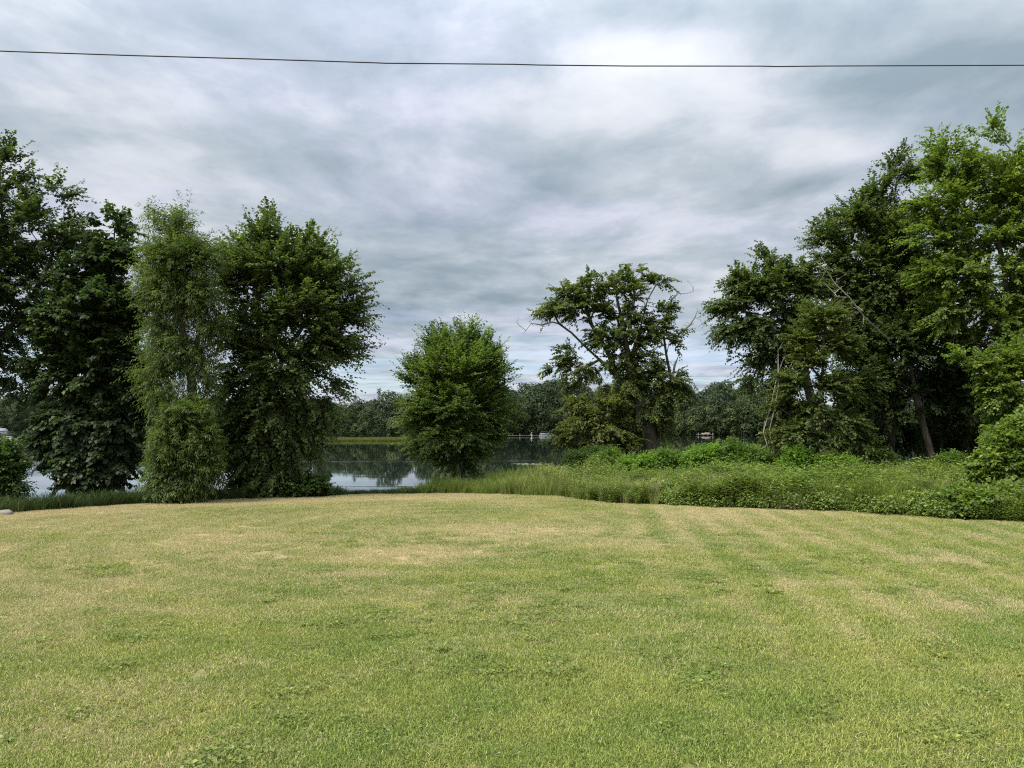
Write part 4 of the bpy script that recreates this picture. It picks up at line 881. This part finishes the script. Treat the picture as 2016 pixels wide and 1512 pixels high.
def water_things():
    white = plain_mat('white_boat_paint', (.40, .41, .42), .45, .06); grey = plain_mat('aluminium', (.17, .18, .20), .5, .2); dark = plain_mat('black_motor', (.02, .02, .022), .4)
    wood = plain_mat('weathered_planks', (.33, .27, .23), .85, .25, 3.0); pale = plain_mat('pale_planks', (.34, .32, .30), .8, .2, 3.0); canvas = plain_mat('grey_canvas', (.20, .21, .25), .8)
    def onwater(px, py):
        v = at(px, py, 100.); k = (CAM_H - WATER_Z) / (CAM_H - v[2]); return np.array([v[0] * k, 100 * k, WATER_Z])
    # pontoon boat at a long dock
    p = onwater(1074, 858.5); r = empty('pontoon_boat', p); tag(r, 'grey pontoon boat with canopy and black motor moored at the long far dock', 'boat')
    for s in (-1, 1):
        V, Q = [], []; an = np.arange(8) * math.pi / 4
        for i, (x, q) in enumerate(((-3, .25), (-2.8, .42), (2.0, .42), (3.0, .1))): V += [(x, s * .95 + math.cos(a) * q, .2 + math.sin(a) * q) for a in an]
        for i in range(3): Q += [[i * 8 + j, i * 8 + (j + 1) % 8, i * 8 + 8 + (j + 1) % 8, i * 8 + 8 + j] for j in range(8)]
        link('float', mesh_np('float', V, np.array(Q), grey, None, True), r)
    boxes('deck', [(0, 0, .68, 5.6, 2.5, .12)], grey, r)
    boxes('railing', [(x, s * 1.18, 1.1, .06, .06, .72) for x in (-2.6, -1.3, 0, 1.3, 2.6) for s in (-1, 1)] + [(0, s * 1.18, 1.44, 5.3, .06, .06) for s in (-1, 1)] + [(0, s * 1.18, 1.05, 5.3, .03, .5) for s in (-1, 1)], grey, r)
    boxes('seat', [(1.6, .5, .98, 1.4, .8, .44)], white, r); boxes('seat', [(-1.8, .5, .98, 1.0, .8, .44)], white, r)
    boxes('canopy', [(-.6, 0, 2.25, 2.8, 2.4, .10)] + [(x, s * 1.12, 1.84, .05, .05, .76) for x in (-1.9, .7) for s in (-1, 1)], canvas, r)
    boxes('motor', [(3.1, 0, 1.0, .55, .5, .8), (3.15, 0, .4, .25, .2, .8)], dark, r)
    q = onwater(1056, 859.5); d = empty('dock', (q[0], q[1] + 2.4, WATER_Z)); tag(d, 'long low dock with pale deck at the far shore behind the pontoon boat', 'dock')
    for i in range(24): boxes('plank', [(-12.5 + i * 1.06, 0, .52 + .01 * (i % 2), 1.0, 1.5, .09)], pale, d)
    for i in range(6): boxes('post', [(-12 + i * 4.8, (-.86 if i % 2 else .86), .3, .16, .16, 1.9)], wood, d)
    # white mooring marker left of it
    p = onwater(1047, 860); V, Q = [], []; an = np.arange(10) * math.pi / 5
    prof = ((0, .05), (.05, .26), (.5, .30), (.9, .26), (1.05, .10), (1.5, .08), (1.6, .20), (1.95, .20), (2.05, .02))
    for z, q in prof: V += [(math.cos(a) * q, math.sin(a) * q, z - .15) for a in an]
    for i in range(len(prof) - 1): Q += [[i * 10 + j, i * 10 + (j + 1) % 10, i * 10 + 10 + (j + 1) % 10, i * 10 + 10 + j] for j in range(10)]
    o = link('buoy', mesh_np('buoy', V, np.array(Q), white, None, True), None, p); tag(o, 'small white buoy afloat left of the pontoon boat', 'buoy')
    # two low wooden docks farther right
    p = onwater(1388, 857.6); d = empty('dock', (p[0], p[1], WATER_Z)); tag(d, 'short weathered dock with stacked lumber at the right far shore', 'dock')
    for i in range(9): boxes('plank', [(-3.9 + i * .97, 0, .6, .9, 2.0, .10)], pale, d)
    for i in range(4): boxes('post', [(-3.6 + i * 2.4, -1.1, .4, .2, .2, 1.9)], wood, d)
    boxes('lumber', [(0.5, .3, .95, 4.2, 1.0, .5), (1.2, .2, 1.35, 2.4, .8, .3)], wood, d)
    p = onwater(1342, 856.5); d = empty('boat_lift', (p[0], p[1], WATER_Z)); tag(d, 'dark timber boat lift frame left of the short far dock', 'boat lift')
    for i, (x, y) in enumerate(((-3.3, -1), (3.3, -1), (-3.3, 1), (3.3, 1))): boxes('post', [(x, y, .9, .22, .22, 3.2)], wood, d)
    boxes('beam', [(0, -1.16, 1.2, 7.2, .1, .3), (0, 1.16, 1.2, 7.2, .1, .3), (0, 0, .4, 6.3, .25, .2)], wood, d)
    # white boats seen through the left trees
    for px, py, L, lab in ((10, 869, 6.4, 'white motor boat on the lake near the left photo edge'), (437, 862, 5.2, 'white motor boat seen through the leaves left of the wide maple')):
        p = onwater(px, py); b = empty('motor_boat', p); b.rotation_euler = (0, 0, .15); tag(b, lab, 'boat')
        hull('hull', L, 2.0, .75, white, b); boxes('cabin', [(.1 * L, 0, .95, L * .3, 1.2, .9)], white, b); boxes('window', [(.1 * L, -.61, 1.1, L * .24, .03, .34)], dark, b); boxes('motor', [(-L * .5 - .2, 0, .55, .4, .4, .9)], dark, b)
    p = onwater(2, 858); d = empty('boathouse', (p[0], p[1], WATER_Z)); d.scale = (.55, .55, .55); tag(d, 'white boathouse on the far shore at the left photo edge', 'boathouse')
    boxes('wall', [(0, 0, 2.2, 7, 6, 4.6)], white, d); boxes('door', [(0.6, -3.04, 1.5, 3.0, .1, 2.4)], dark, d); boxes('window', [(-2.3, -3.04, 2.6, 1.0, .1, 1.1)], dark, d)
    V = [(-3.9, -3.5, 4.4), (3.9, -3.5, 4.4), (3.9, 3.5, 4.4), (-3.9, 3.5, 4.4), (-3.9, 0, 6.6), (3.9, 0, 6.6)]
    link('roof', mesh_np('roof', V, [np.array([[0, 1, 5, 4], [2, 3, 4, 5]]), np.array([[1, 2, 5], [3, 0, 4]])], canvas), d)
    # floating leaf mats
    lm = leaf_mat('lily_leaf', (.09, .11, .05), (.17, .19, .11), (.26, .27, .20), trans=.05, rough=.25, spec=.6)
    for (px, py, hw, hd, cnt, lab) in ((1046, 914, 2.2, 1.8, 90, 'long floating lily patch right of the young maple'), (1090, 920, 1.5, .9, 50, 'small floating lily patch beside the bank shrubs'), (1098, 931, 1.6, .9, 70, 'floating lily patch nearest the bank, left of the ragged maple')):
        p = onwater(px, py); r_ = np.random.default_rng(int(px)); V, Q = [], []; an = np.arange(7) * 2 * math.pi / 7
        for i in range(cnt):
            a, q = r_.random() * 6.28, math.sqrt(r_.random()); x, y, s = math.cos(a) * q * hw, math.sin(a) * q * hd, .09 + .09 * r_.random(); b = len(V); z = .012 + .02 * r_.random(); tl = r_.normal(0, .05, 2)
            V += [(x + math.cos(t) * s, y + math.sin(t) * s, z + math.cos(t) * s * tl[0] + math.sin(t) * s * tl[1]) for t in an]; Q.append(list(range(b, b + 7)))
        me = mesh_np('lily_pads', V, np.array(Q), lm, {'tone': ('FACE', r_.random(cnt))}); o = link('lily_pads', me, None, p); tag(o, lab, 'lily pads', kind='stuff')
    # flat pale stone at the left lawn edge
    p = at(10, 1006, 24.2); r_ = np.random.default_rng(4); V, Q = [], []; an = np.arange(12) * math.pi / 6; wob = 1 + .25 * r_.normal(size=12) * .5
    for z, q in ((-.05, 1.0), (.05, 1.04), (.10, .9), (.125, .5), (.13, .02)): V += [(math.cos(a) * .24 * q * w_, math.sin(a) * .16 * q * w_, z + .015 * r_.normal()) for a, w_ in zip(an, wob)]
    for i in range(4): Q += [[i * 12 + j, i * 12 + (j + 1) % 12, i * 12 + 12 + (j + 1) % 12, i * 12 + 12 + j] for j in range(12)]
    o = link('stone', mesh_np('stone', V, np.array(Q), plain_mat('pale_stone', (.20, .185, .165), .9, .3, 9.0), None, True), None, (p[0], 24.2, float(ground_z(p[0], 24.2)))); tag(o, 'flat pale stone lying at the left lawn edge', 'stone')
water_things()

# ------------------------------------------------------------------ overhead cable
def cable():
    pts = [(-500, 62), (-250, 84), (0, 100.5), (250, 109), (500, 116), (735, 123.5), (760, 124.5), (1010, 126.5), (1060, 128), (1240, 130), (1290, 130), (1500, 130.2), (1530, 131), (1620, 130), (2016, 128.5), (2260, 123), (2520, 112)]
    Y0 = 16.0; C = np.array([at(px, py, Y0 + .0015 * px) for px, py in pts])
    t = np.linspace(0, len(C) - 1, 220); i = np.clip(t.astype(int), 0, len(C) - 2); C = C[i] + (C[i + 1] - C[i]) * (t - i)[:, None]
    V, Q, sd_ = [], [], 8
    for k, c in enumerate(C): V += [(c[0], c[1] + math.cos(a) * .0145, c[2] + math.sin(a) * .0145) for a in np.arange(sd_) * 2 * math.pi / sd_]
    for k in range(len(C) - 1): Q += [[k * sd_ + j, k * sd_ + (j + 1) % sd_, (k + 1) * sd_ + (j + 1) % sd_, (k + 1) * sd_ + j] for j in range(sd_)]
    o = link('power_cable', mesh_np('power_cable', V, np.array(Q), plain_mat('black_cable', (.025, .025, .028), .6), None, True)); tag(o, 'thin black overhead cable sagging across the whole sky', 'cable')
cable()
